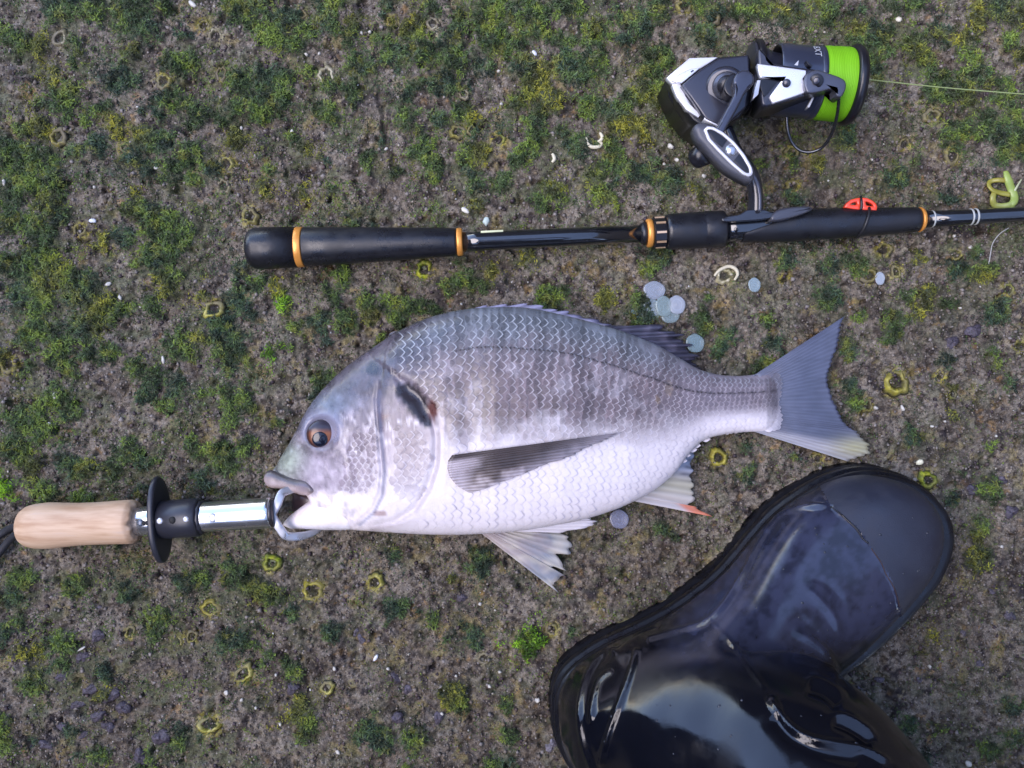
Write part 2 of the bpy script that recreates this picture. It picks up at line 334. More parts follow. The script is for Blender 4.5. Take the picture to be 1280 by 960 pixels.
NAMED = [(391, 738, 13, 'y', 'round yellow barnacle ring below the steel jaw, near the chin of the fish'), (469, 728, 11, 'h', 'open yellow barnacle under the throat of the fish'), (263, 760, 11, 'y', 'oval yellow barnacle ring below the steel tube of the gripper'),
    (305, 842, 12, 'h', 'U-shaped yellow barnacle at the lower left, right of the dark mussel patch'), (262, 905, 14, 'h', 'widest broken yellow barnacle near the bottom left edge'), (267, 387, 13, 'h', 'large yellow barnacle below left of the rod butt'),
    (408, 95, 12, 'p', 'large cream barnacle with dark opening above the rear grip'), (530, 337, 11, 'b', 'bright yellow-green barnacle just below the rear grip'), (1120, 478, 15, 'y', 'largest yellow barnacle with deep dark hole right of the tail fin'),
    (898, 572, 11, 'y', 'yellow barnacle ring between anal fin and boot toe'), (1160, 600, 11, 'b', 'bright yellow barnacle beside the toe of the boot'), (409, 860, 8, 'h', 'small split barnacle beside the round dark hole at bottom'), (905, 345, 10, 'p', 'pale curled barnacle between fore grip and loose fish scales'),
    (10, 455, 11, 'y', 'yellow barnacle at the left edge of the ground, halfway down'), (340, 704, 10, 'b', 'yellow-green barnacle directly under the steel jaw')]
BARN = [(float(a.split()[0]), float(a.split()[1]), float(a.split()[2]), a.split()[3]) for a in "100 287 9 y;136 315 8 y;75 48 11 p;72 172 11 y;133 150 8 d;157 185 8 y;255 32 8 y;270 45 9 p;277 92 9 d;205 102 10 y;283 205 10 h;245 222 8 y;280 233 9 p;312 270 11 y;540 45 9 p;541 30 8 p;490 27 7 y;375 18 9 d;383 92 8 d;580 118 7 p;572 165 9 y;590 163 7 y;623 175 9 b;500 107 7 p;855 8 9 y;888 22 11 d;798 97 9 y;690 82 7 y;1070 38 8 y;1060 157 9 y;990 190 9 y;992 232 9 y;985 158 7 y;1165 145 10 y;1130 180 8 d;1190 195 10 y;1150 222 6 y;1105 312 10 y;1195 318 8 y;1087 345 9 y;1120 340 8 h;1260 362 8 b;1083 507 9 y;1175 470 7 y;1190 492 7 b;1275 433 8 b;1155 493 6 y;1120 560 6 y;1267 603 6 b;1022 573 7 y;690 787 8 h;605 823 8 p;215 710 6 b;222 802 8 h;240 796 8 y;163 790 7 y;635 333 6 y;465 395 7 y;615 340 7 d;208 412 6 y;172 398 6 p;480 640 1 y;30 415 7 y;62 420 6 y;1138 475 6 d;1222 520 6 y;1232 600 6 y;1165 632 6 d;1180 770 6 y;1190 905 6 y;520 168 6 d;1205 170 7 y;1050 20 6 y;950 165 7 d;1240 690 6 y;300 812 5 d;1010 350 6 p;980 350 7 y;60 700 6 d;20 600 6 b".split(';') if float(a.split()[2]) > 6.5]
stq = fbm(X / 5.5, Y / 5.5, 97, 3, .6)
for bb in [q[:4] for q in NAMED] + BARN:       # weed and lichen stain round every barnacle
    bx, by, br = bb[:3]; i0, i1 = np.searchsorted(xs, [bx - 3 * br, bx + 3 * br]); j0, j1 = np.searchsorted(ys, [by - 3 * br, by + 3 * br])
    dd = np.hypot(X[i0:i1, j0:j1] - bx, Y[i0:i1, j0:j1] - by) / br; sq = stq[i0:i1, j0:j1]
    C[i0:i1, j0:j1] = mix(C[i0:i1, j0:j1], (.30, .26, .035) if bb[3] != 'p' else (.30, .27, .14), .85 * sstep(1.9, .9, dd + 1.6 * (sq - .5)) * sstep(.40, .55, sq))
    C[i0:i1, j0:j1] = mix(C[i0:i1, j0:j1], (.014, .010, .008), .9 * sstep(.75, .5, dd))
film = sstep(.45, .7, fbm(X / 22, Y / 22, 90, 3)) * np.where((Y < 330) | (X < 330), .7, .4)
C = mix(C, (.085, .095, .042), film)
for (cx, cy, r_) in ((770, 350, 22), (720, 335, 18), (400, 330, 14), (1040, 265, 10), (35, 110, 14), (905, 385, 16), (170, 500, 12), (205, 505, 9)):
    C = mix(C, (.30, .20, .05), .7 * np.exp(-((X - cx) ** 2 + (Y - cy) ** 2) / (r_ * r_)) * sstep(.42, .58, n4))
gF = grid_faces(len(xs), len(ys))[:, ::-1]
m_ground = mat('wet_rough_concrete', None, .6, spec=.35, bump=[(420, .8, .0016), (1500, .7, .0007)],
               var=[(330, .40, 1.45), (1100, .48, 1.45)], rvar=(90, .30, .75))
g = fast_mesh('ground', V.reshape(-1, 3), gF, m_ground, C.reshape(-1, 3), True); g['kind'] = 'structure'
# mortar grit: thousands of little angular grains
def grains(name, n, smin, smax, palette, m, dens=None, sink=.3):
    px = rng.uniform(-60, 1340, n); py = rng.uniform(-50, 1010, n)
    if dens is not None:
        k = rng.random(n) < dens(px, py); px, py = px[k], py[k]; n = len(px)
    s = rng.uniform(smin, smax, n) ** 1.0
    base = np.array([(1, 0, 0), (0, 1, 0), (-1, 0, 0), (0, -1, 0), (0, 0, 1), (0, 0, -1)], float)
    Vv = base[None] * (s[:, None, None] * rng.uniform(.55, 1.25, (n, 6, 1)))
    a = rng.uniform(0, 6.28, n); ca, sa = np.cos(a)[:, None], np.sin(a)[:, None]
    x = Vv[..., 0] * ca - Vv[..., 1] * sa; y = Vv[..., 0] * sa + Vv[..., 1] * ca
    tl = rng.uniform(-.5, .5, (n, 1)); z = Vv[..., 2] * .8 + x * tl
    wz = hgt(px, py) + s * (1 - 2 * sink) * .4
    P = np.stack([x + ((px - 640) * S)[:, None], y + ((480 - py) * S)[:, None], z + wz[:, None]], -1)
    f = np.array([(0, 1, 4), (1, 2, 4), (2, 3, 4), (3, 0, 4), (1, 0, 5), (2, 1, 5), (3, 2, 5), (0, 3, 5)])
    F = (f[None] + (np.arange(n) * 6)[:, None, None]).reshape(-1, 3)
    pal = np.array(palette); cc = pal[rng.integers(len(pal), size=n)] * rng.uniform(.7, 1.25, (n, 1))
    o = fast_mesh(name, P.reshape(-1, 3), F, m, np.repeat(cc, 6, 0), False, kind='stuff')
    return o
m_grit = mat('grit_grain', None, .6, spec=.4)
grains('sand_grit', 60000, .00035, .0012, [(.15, .12, .095), (.20, .17, .14), (.09, .07, .055), (.24, .21, .18), (.06, .045, .04), (.16, .13, .08), (.11, .09, .085)], m_grit,
       lambda a, b: 1 - .75 * sample(field, a, b))
grains('coarse_grit', 9000, .0009, .0022, [(.13, .105, .08), (.17, .14, .11), (.085, .06, .055), (.05, .035, .04), (.21, .185, .165), (.13, .10, .06)], m_grit,
       lambda a, b: .9 - .7 * sample(field, a, b))
grains('shell_grit', 450, .0005, .0012, [(.5, .47, .40), (.42, .38, .30), (.45, .45, .42), (.36, .32, .25)], m_grit, lambda a, b: 1 - .6 * sample(field, a, b))
# unseen blocks added out of frame to darken horizon reflections and low light
def block(label, x0, x1, y0, y1, h):
    n = 14; q = np.random.default_rng(int(abs(x0 * 10 + y0 * 7) + 3)); bm = bmesh.new()
    bmesh.ops.create_cube(bm, size=1.0); bmesh.ops.bevel(bm, geom=bm.edges[:], offset=.03, segments=3, affect='EDGES'); bmesh.ops.subdivide_edges(bm, edges=bm.edges[:], cuts=3, use_grid_fill=True)
    V = np.array([v.co[:] for v in bm.verts]); F = [[v.index for v in f.verts] for f in bm.faces]; bm.free()
    V = (V + .5) * np.array((x1 - x0, y1 - y0, h + .2)) + np.array((x0, y0, -.2)); V += q.normal(size=V.shape) * .006
    o = mesh('horizon_blocker', V, F, m_block, None, smooth=False, origin=((x0 + x1) / 2, (y0 + y1) / 2, 0)); tag(o, label, 'concrete block')
m_block = mat('blocker_concrete', (.11, .095, .080), .8, bump=[(30, .6, .01), (300, .5, .002)], var=[(6, .5, 1.4), (60, .7, 1.3)])
block('unseen added block cutting off the horizon beyond the reel', -0.6, 2.3, 1.5, 2.7, 1.9)
block('unseen added block cutting off the horizon beyond the gripper handle', -2.9, -1.6, -1.9, 0.5, 1.7)
block('unseen added block cutting off the horizon beyond the rod tip', 1.9, 3.2, -1.6, 1.4, 2.1)
block('unseen added block cutting off the horizon behind the squatting person', -1.6, 1.8, -2.9, -1.7, 1.9)
# ---------------- moss ----------------
def build_moss():
    N = 1050000
    px = rng.uniform(-60, 1340, N); py = rng.uniform(-50, 1010, N)
    f = sample(field, px, py); fm_ = sstep(.44, .68, fbm(px / 26, py / 26, 133, 4, .6)) * np.where((py < 320) | (px < 340), .50, .16); k = rng.random(N) < np.clip(np.maximum(f * 1.15 - .04, fm_), 0, 1) * .9; px, py, f = px[k], py[k], f[k]
    n = len(px)
    # colour kind from the nearest named tuft
    kx = np.zeros((n, 3)); wsum = np.full(n, 1e-6)
    kinds = {'g': (.056, .094, .027), 'd': (.032, .060, .034), 'y': (.110, .118, .022), 'b': (.090, .20, .012)}
    cell = {}
    for c in clumps:
        cell.setdefault((int(c[0] // 60), int(c[1] // 60)), []).append(c)
    ci = np.floor(px / 60).astype(int); cj = np.floor(py / 60).astype(int)
    key = ci * 1000 + cj; order = np.argsort(key); ks = key[order]
    b0 = np.r_[0, np.nonzero(np.diff(ks))[0] + 1]; b1 = np.r_[b0[1:], n]
    for s0, s1 in zip(b0, b1):
        idx = order[s0:s1]; i, j = ci[idx[0]], cj[idx[0]]
        for di in (-1, 0, 1):
            for dj in (-1, 0, 1):
                for (cx, cy, r, t) in cell.get((i + di, j + dj), ()):
                    w_ = np.exp(-((px[idx] - cx) ** 2 + (py[idx] - cy) ** 2) / (r * r) * 1.3) * (3 if t == 'b' else 1)
                    kx[idx] += w_[:, None] * np.array(kinds[t]); wsum[idx] += w_
    base = (kx + 1e-6 * np.array(kinds['g'])) / wsum[:, None]
    tone = sstep(.28, .72, fbm(px / 12, py / 12, 101, 4, .65)); base = base * (0.26 + 1.42 * tone[:, None]); base = mix(base, base * np.array((1.35, 1.18, .6)), sstep(.55, .9, tone))
    yel = sstep(.60, .75, fbm(px / 11, py / 11, 111, 3)); base = mix(base, np.array((.22, .22, .03)), .45 * yel)
    # strands sprout in little sprays
    lump = fbm(px / 6.5, py / 6.5, 121, 3, .6)
    z0 = hgt(px, py) + .0016 * f + .0070 * f * np.clip(lump - .32, 0, 1) * 1.8 * rng.random(n)
    a = rng.uniform(0, 2 * np.pi, n); L = rng.uniform(.0010, .0032, n) * (.55 + .6 * f); wd = rng.uniform(.00018, .00045, n)
    el = rng.uniform(.0, .95, n); bend = rng.uniform(-.9, .3, n); turn = rng.uniform(-.9, .9, n)
    dx, dy = np.cos(a), np.sin(a)
    p0 = np.stack([(px - 640) * S, (480 - py) * S, z0], -1)
    def step(p, az, e, l): return p + np.stack([np.cos(az) * np.cos(e), np.sin(az) * np.cos(e), np.sin(e)], -1) * l[:, None]
    p1 = step(p0, a, el, L * .5); p2 = step(p1, a + turn, el + bend, L * .5)
    roll = rng.uniform(-.8, .8, n)
    sd_ = np.stack([-dy * np.cos(roll), dx * np.cos(roll), np.sin(roll)], -1)
    a0 = p0 - sd_ * wd[:, None]; b0_ = p0 + sd_ * wd[:, None]; a1 = p1 - sd_ * wd[:, None]; b1_ = p1 + sd_ * wd[:, None]
    a2 = p2 - sd_ * (wd * .35)[:, None]; b2 = p2 + sd_ * (wd * .35)[:, None]
    Vv = np.stack([a0, b0_, a1, b1_, a2, b2], 1).reshape(-1, 3)
    F = (np.array([(0, 1, 3, 2), (2, 3, 5, 4)])[None] + (np.arange(n) * 6)[:, None, None]).reshape(-1, 4)
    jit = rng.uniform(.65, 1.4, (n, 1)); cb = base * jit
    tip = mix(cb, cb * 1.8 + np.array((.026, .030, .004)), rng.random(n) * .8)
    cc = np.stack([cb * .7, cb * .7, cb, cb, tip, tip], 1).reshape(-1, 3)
    m = mat('green_algae_moss', None, .6, spec=.35)
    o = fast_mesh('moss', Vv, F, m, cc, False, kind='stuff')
    print('moss strands', n)
build_moss()
# ---------------- fish ----------------
ZR = .022
TOP = catmull([(338, 592), (346, 579), (357, 562), (367, 545), (382, 516), (399, 492), (420, 470), (444, 450), (470, 432), (500, 413), (540, 396), (580, 387), (625, 384), (660, 385), (700, 393), (740, 403), (780, 415), (820, 431), (850, 448), (875, 462), (905, 469), (935, 469), (975, 462)], 8)
BOT = catmull([(338, 600), (350, 610), (372, 614), (386, 622), (396, 648), (415, 659), (440, 662), (470, 664), (520, 667), (560, 668), (600, 667), (650, 663), (700, 655), (740, 646), (780, 632), (815, 614), (842, 592), (860, 568), (878, 551), (905, 543), (935, 540), (975, 540)], 8)
_hx = np.array([338, 345, 360, 380, 400, 440, 500, 560, 620, 700, 780, 850, 900, 940, 962, 978])
_ht = np.array([.004, .0075, .0105, .0135, .016, .0205, .0255, .0280, .0285, .0265, .0215, .0150, .0115, .0090, .0072, .0046])
def hz_(x): return np.interp(x, _hx, _ht)
def zc_(x): return hz_(x) * .93 + .0025
def adj(x, y, z): k = (H - z) / (H - ZR); return 640 + (x - 640) * k, 480 + (y - 480) * k
_tx, _ty = adj(TOP[:, 0], TOP[:, 1], zc_(TOP[:, 0])); _bx, _by = adj(BOT[:, 0], BOT[:, 1], zc_(BOT[:, 0]))
def top_(x): return np.interp(x, _tx, _ty)
def bot_(x): return np.interp(x, _bx, _by)
PREOP = [(478, 470), (473, 500), (477, 550), (481, 590), (478, 620), (468, 640), (450, 656)]
OPERC = [(500, 470), (520, 484), (541, 508), (549, 545), (548, 580), (538, 612), (520, 640), (495, 655), (465, 662)]
def relief(ix, iy):
    """small anatomy, metres; ix,iy in photo units"""
    z = np.zeros(np.shape(ix))
    m = (ix < 585)
    d, t, s = poly_dist(ix, iy, PREOP); sg = -d * s      # left side positive
    z = z + .0010 * sstep(-5, 5, sg) * np.exp(-(d / 30) ** 2) - .0011 * np.exp(-((sg + 3) / 2.6) ** 2) * sstep(0, .12, t)
    d, t, s = poly_dist(ix, iy, OPERC); sg = -d * s
    z = z + .0016 * sstep(-2.5, 2.5, sg) * np.exp(-(d / 45) ** 2) - .0016 * np.exp(-((sg + 4) / 3.2) ** 2)
    d, t, s = poly_dist(ix, iy, [(432, 560), (440, 600), (425, 632), (395, 640)]); z = z - .0006 * np.exp(-(d / 3) ** 2)
    d, t, s = poly_dist(ix, iy, [(392, 606), (405, 618), (420, 640)]); z = z - .0007 * np.exp(-(d / 3) ** 2)
    r = np.hypot(ix - 402, iy - 541); z = z + .0016 * np.exp(-((r - 23) / 6) ** 2) - .0030 * sstep(22, 12, r)
    d, t, s = poly_dist(ix, iy, [(508, 488), (523, 500), (533, 518)]); z = z - .0036 * np.exp(-(d / 8) ** 2)
    for nx, ny, q in ((366, 563, 2.4), (374, 556, 3.0)): z = z - .0012 * np.exp(-((ix - nx) ** 2 + (iy - ny) ** 2) / q ** 2)
    return z * sstep(592, 566, ix) + .0005 * (fbm(ix / 16, iy / 16, 140, 3) - .5) * (ix < 560) + .0004 * (fbm(ix / 5, iy / 5, 143, 2) - .5) * (ix < 540)
def to_img(X, Y, z): k = (H - ZR) / (H - z); return 640 + (X - 640) * k, 480 + (Y - 480) * k
def surf(X, Y):
    t, b = top_(X), bot_(X); yc = (t + b) / 2; hy = (b - t) / 2
    c = np.clip((Y - yc) / np.maximum(hy, .5), -1, 1)
    z = zc_(X) + hz_(X) * np.sqrt(1 - c * c) ** .85
    ix, iy = to_img(X, Y, z)
    return z + relief(ix, iy) * sstep(1., .8, np.abs(c))
def on_body(px, py):
    px = np.asarray(px, float); py = np.asarray(py, float); z = np.full(px.shape, .045)
    for _ in range(4): X, Y = adj(px, py, z); z = surf(X, Y)
    return X, Y, z
LAT = [(560, 441), (600, 434), (660, 436), (710, 442), (760, 455), (810, 471), (850, 485), (885, 491), (930, 491), (975, 488)]
_L = catmull(LAT, 8)
def lat(x): return np.interp(x, _L[:, 0], _L[:, 1])
def fish_color(ix, iy, scales=False):
    """own colour of the skin at photo position"""
    X, Y = adj(ix, iy, .045); t, b = top_(X), bot_(X); v = np.clip((Y - t) / np.maximum(b - t, 1), 0, 1)
    n = fbm(ix / 22, iy / 22, 150, 4, .6); n2 = fbm(ix / 8, iy / 8, 156, 3, .6); n3 = fbm(ix / 5, iy / 14, 160, 3, .6)
    back = np.array((.185, .205, .235)); mid = np.array((.225, .168, .170)); belly = np.array((.76, .70, .71))
    C = mix(back, mid, sstep(.06, .28, v + .12 * (n - .5)))
    lightp = sstep(.47, .66, n) * sstep(.16, .32, v)
    C = mix(C, (.60, .54, .57), .6 * lightp)
    bars = .5 + .5 * np.sin((ix + 18 * (n2 - .5)) / 52 * 2 * np.pi + 1.2)
    st_ = sstep(.35, .65, vnoise(ix / 3.2, iy / 30, 158)); C = C * (1 - .42 * (st_ - .35) * (1 - sstep(.5, .66, v)))[..., None]
    C = C * (1 - .20 * bars * (1 - sstep(.45, .6, v)))[..., None]
    C = mix(C, belly, sstep(.42, .68, v + .12 * (n - .5) + .10 * (n2 - .5)))
    tail = sstep(760, 900, ix)
    C = mix(C, mix((.26, .22, .25), (.80, .74, .76), sstep(.5, .8, v)), .75 * tail)
    C = mix(C, (.15, .145, .18), .85 * sstep(950, 978, ix + 8 * (n2 - .5)))
    # head
    hd = 1 - sstep(455, 560, ix + .35 * (iy - 520))
    H1 = mix((.075, .066, .085), (.29, .245, .285), sstep(.15, .66, v + .45 * (n - .5)))
    H1 = mix(H1, (.17, .22, .30), .5 * np.exp(-(((ix - 415) / 32) ** 2 + ((iy - 505) / 14) ** 2)))
    H1 = mix(H1, (.25, .31, .22), .75 * np.exp(-(((ix - 362) / 20) ** 2 + ((iy - 580) / 24) ** 2)))
    H1 = mix(H1, (.78, .70, .70), sstep(606, 626, iy + 10 * (n - .5)))
    H1 = mix(H1, (.50, .44, .50), .6 * np.exp(-(((ix - 400) / 26) ** 2 + ((iy - 590) / 18) ** 2)))
    H1 = H1 * (0.45 + 1.1 * n2)[..., None] * (.75 + .5 * fbm(ix / 3, iy / 3, 165, 2))[..., None]
    C = mix(C, H1, hd)
    oper = np.exp(-(((ix - 512) / 34) ** 2 + ((iy - 560) / 46) ** 2)); C = mix(C, (.22, .17, .19), .8 * oper * sstep(.35, .55, n2 * .6 + n * .5))
    # marks of its own
    C = mix(C, (.80, .74, .78), .6 * sstep(.5, .78, fbm(ix / 6, iy / 8, 168, 4, .7)) * sstep(500, 530, iy) * sstep(650, 630, iy) * sstep(415, 440, ix) * sstep(560, 540, ix))
    def blob(x, y, rx, ry, c, a=.9, hard=.35):
        nonlocal C
        d = np.sqrt(((ix - x) / rx) ** 2 + ((iy - y) / ry) ** 2) + .5 * (n2 - .5)
        C = mix(C, c, a * (1 - sstep(1 - hard, 1 + hard, d)))
    blob(467, 461, 9, 10, (.014, .016, .030), 1.); blob(485, 468, 8, 8, (.04, .037, .055), .85)
    blob(479, 521, 8, 4, (.13, .075, .07), .85); blob(474, 642, 9, 3, (.34, .22, .2), .75)
    blob(506, 484, 11, 7, (.36, .33, .4), .5)
    d, tt, s = poly_dist(ix, iy, [(504, 488), (518, 500), (528, 516), (534, 530)])
    C = mix(C, (.013, .010, .015), .95 * sstep(1.15, .8, d / (15 - 7 * np.abs(tt - .4) * 2) + .9 * (n2 - .5)))
    blob(541, 512, 7, 13, (.10, .028, .022), .9); blob(533, 545, 5, 8, (.25, .2, .22), .5)
    blob(836, 485, 5, 10, (.33, .24, .16), .5); blob(822, 500, 3, 6, (.3, .2, .1), .5)
    blob(580, 552, 6, 9, (.3, .25, .28), .5)
    d, tt, s = poly_dist(ix, iy, OPERC); C = mix(C, (.36, .30, .30), .6 * np.exp(-((d) / 4) ** 2) * (iy > 540))
    d, tt, s = poly_dist(ix, iy, PREOP); C = mix(C, (.12, .13, .20), .7 * np.exp(-(d / 2.4) ** 2) * (tt > .1))
    ll = np.exp(-((iy - lat(ix)) / 2.0) ** 2) * (ix > 565) * (.55 + .45 * np.sin(ix / 2.1)) * (1 if not scales else 1)
    C = mix(C, (.06, .05, .06), .9 * ll)
    r = np.hypot(ix - 402, (iy - 538)); C = mix(C, (.22, .22, .30), .7 * sstep(31, 20, r) * (iy < 552))
    return C
m_skin = mat('fish_skin', None, .30, spec=.55, coat=.3, coat_r=.18, bump=[(260, .30, .0010), (900, .35, .0004)], rvar=(160, .22, .45))
m_scale = mat('fish_scale', None, .3, spec=.5, coat=.12, coat_r=.15, rvar=(300, .24, .46))
m_fin = mat('fish_fin', None, .34, spec=.5, coat=.3, coat_r=.2, bump=[(700, .3, .0003)])
fish = thing('fish', 'silver sea bream with dark grey fins lying on its side', 'fish', at(650, 530, 0))
# body
nx_, nr_ = 420, 150
X0 = np.linspace(_tx[0] + .5, 640 + (976 - 640) * .985, nx_)
th = np.linspace(0, 2 * np.pi, nr_, endpoint=False)
# more rings of vertices on the upper flank
th = th - .25 * np.sin(2 * th) * 0 
XX = np.repeat(X0[:, None], nr_, 1); t, b = top_(XX), bot_(XX); yc, hy = (t + b) / 2, np.maximum((b - t) / 2, .6)
YY = yc - hy * np.cos(th)[None]
sn = np.sin(th)[None]; up = sn >= 0
ZZ = zc_(XX) + hz_(XX) * np.sign(sn) * np.abs(sn) ** .85
ZZ = np.where(sn > .02, surf(XX, YY), np.maximum(ZZ, .0005 + 0 * ZZ))
IX, IY = to_img(XX, YY, ZZ)
CC = fish_color(IX, IY); CC = np.where((ZZ < .004)[..., None], (.75, .72, .76), CC)
Wd = atn(XX, YY, ZR); Wd[..., 2] = ZZ
RLs = [Wd[i] for i in range(nx_)]
rings('body', RLs, m_skin, fish, True, CC.reshape(-1, 3))
# lower jaw, lips, mouth
def loft(name, top, bot, hzs, zcs, m, parent, colf, n=60, nr=40, p=.9):
    a = np.array(top, float); bb = np.array(bot, float); xs_ = np.linspace(a[0, 0], a[-1, 0], n)
    a = catmull(a, 6); bb = catmull(bb, 6); tt, bo = np.interp(xs_, a[:, 0], a[:, 1]), np.interp(xs_, bb[:, 0], bb[:, 1])
    hz = np.interp(xs_, [q[0] for q in hzs], [q[1] for q in hzs]); zc = np.interp(xs_, [q[0] for q in zcs], [q[1] for q in zcs])
    th = np.arange(nr) * 2 * np.pi / nr; RL = []; cs = []
    for i in range(n):
        yy = (tt[i] + bo[i]) / 2 - (bo[i] - tt[i]) / 2 * np.cos(th); zz = zc[i] + hz[i] * np.sign(np.sin(th)) * np.abs(np.sin(th)) ** p
        x = np.full(nr, xs_[i]); w_ = atn(x, yy, zc[i]); w_[:, 2] = zz; RL.append(w_); cs.append(colf(x, yy))
    return rings(name, RL, m, parent, True, np.concatenate(cs))
def jawcol(x, y): 
    n = fbm(x / 9, y / 9, 171, 3)
    c = mix((.80, .68, .66), (.84, .80, .82), sstep(640, 656, y)); return c * (.85 + .3 * n)[..., None]
loft('lower_jaw', [(355, 653), (362, 645), (376, 634), (392, 624), (415, 622), (450, 628)], [(355, 657), (366, 661), (390, 661), (410, 662), (430, 662), (450, 661)],
     [(355, .002), (362, .0055), (380, .010), (400, .0135), (425, .0150), (440, .013), (450, .005)], [(355, .0135), (400, .0175), (450, .0205)], m_skin, fish, jawcol)
def lipcol(x, y):
    n = fbm(x / 7, y / 7, 175, 3); c = mix((.070, .060, .065), (.34, .27, .26), sstep(-2, 9, y - (590 + (x - 330) * .33))); 
    c = mix(c, (.22, .16, .2), .6 * np.exp(-(((x - 382) / 8) ** 2 + ((y - 608) / 5) ** 2))); return c * (.55 + .9 * n)[..., None]
loft('upper_lip', [(330, 597), (333, 590), (340, 588), (352, 592), (368, 597), (384, 600), (392, 606), (398, 613)], [(330, 599), (333, 606), (340, 610), (352, 611), (368, 616), (380, 619), (390, 618), (398, 615)],
     [(330, .001), (333, .0042), (342, .0052), (370, .0068), (390, .0060), (398, .003)], [(330, .016), (345, .0172), (370, .0205), (398, .027)], m_skin, fish, lipcol, 44, 30)
m_mouth = mat('mouth_lining', (.035, .018, .02), .4, coat=.4)
loft('mouth_lining', [(366, 614), (380, 613), (400, 618), (415, 625)], [(366, 640), (380, 638), (400, 640), (415, 640)], [(366, .002), (380, .006), (415, .009)], [(366, .008), (415, .011)], m_mouth, fish, lambda x, y: np.full(x.shape + (3,), .03), 16, 16)
# eye
ex, ey, ez = on_body(402, 544); ew = np.array(at(402, 543, ez + .0008))
eR = 18.5 * S * (H - ez) / H
def cap_mesh(name, c, rad, hgt_, m, parent, colf, nr=18, ns=48, tilt=(0, 0)):
    V = [c + np.array((0, 0, hgt_))]; cs = [colf(0, 0)]
    for i in range(1, nr + 1):
        r = rad * i / nr; z = hgt_ * math.sqrt(max(0, 1 - (i / nr) ** 2))
        for k in range(ns):
            a = 2 * np.pi * k / ns; V.append(c + np.array((r * math.cos(a), r * math.sin(a), z + tilt[0] * r * math.cos(a) + tilt[1] * r * math.sin(a)))); cs.append(colf(i / nr, a))
    F = [[0, 1 + k, 1 + (k + 1) % ns] for k in range(ns)]
    for i in range(nr - 1):
        o = 1 + i * ns; F += [[o + k, o + ns + k, o + ns + (k + 1) % ns, o + (k + 1) % ns] for k in range(ns)]
    return mesh(name, np.array(V), F, m, parent, np.array(cs), origin=c)
m_eye = mat('fish_eye', None, .3, spec=.4, coat=.25, coat_r=.15)
def eyecol(r, a):
    up_ = math.sin(a)
    g = np.array((.15, .05, .022)); 
    if r < .62: g = np.array((.24, .085, .032))
    if r > .8: g = np.array((.05, .022, .02))
    up_w = max(0, min(1, (up_ * r - .12) * 3)); g = g * (1 - up_w) + np.array((.035, .03, .045)) * up_w
    return g * (.85 + .3 * (math.sin(a * 9) * .5 + .5) * .5)
eye = cap_mesh('eye', ew, eR, .0040, m_eye, fish, eyecol, tilt=(-.06, -.02))
m_pupil = mat('pupil', (.006, .008, .018), .15, coat=.2, coat_r=.08)
def pupil():
    o = np.array((-.0004, -.0030)); V = []; rp = 9.8 * S * .92
    def zz(x, y): return .0040 * math.sqrt(max(0, 1 - (x * x + y * y) / eR ** 2)) - .06 * x - .02 * y
    V = [ew + np.array((o[0], o[1], zz(*o) + .0006))]; n = 36
    for f in (.3, .6, .85, 1, 1.02):
        for k in range(n):
            a = 2 * np.pi * k / n; x, y = o[0] + rp * f * math.cos(a), o[1] + rp * f * math.sin(a); V.append(ew + np.array((x, y, zz(x, y) + (.0006 - .0003 * f * f if f < 1.01 else -.0006))))
    F = [[0, 1 + k, 1 + (k + 1) % n] for k in range(n)]
    for i in range(4): F += [[1 + i * n + k, 1 + (i + 1) * n + k, 1 + (i + 1) * n + (k + 1) % n, 1 + i * n + (k + 1) % n] for k in range(n)]
    mesh('pupil', V, F, m_pupil, eye)
pupil()
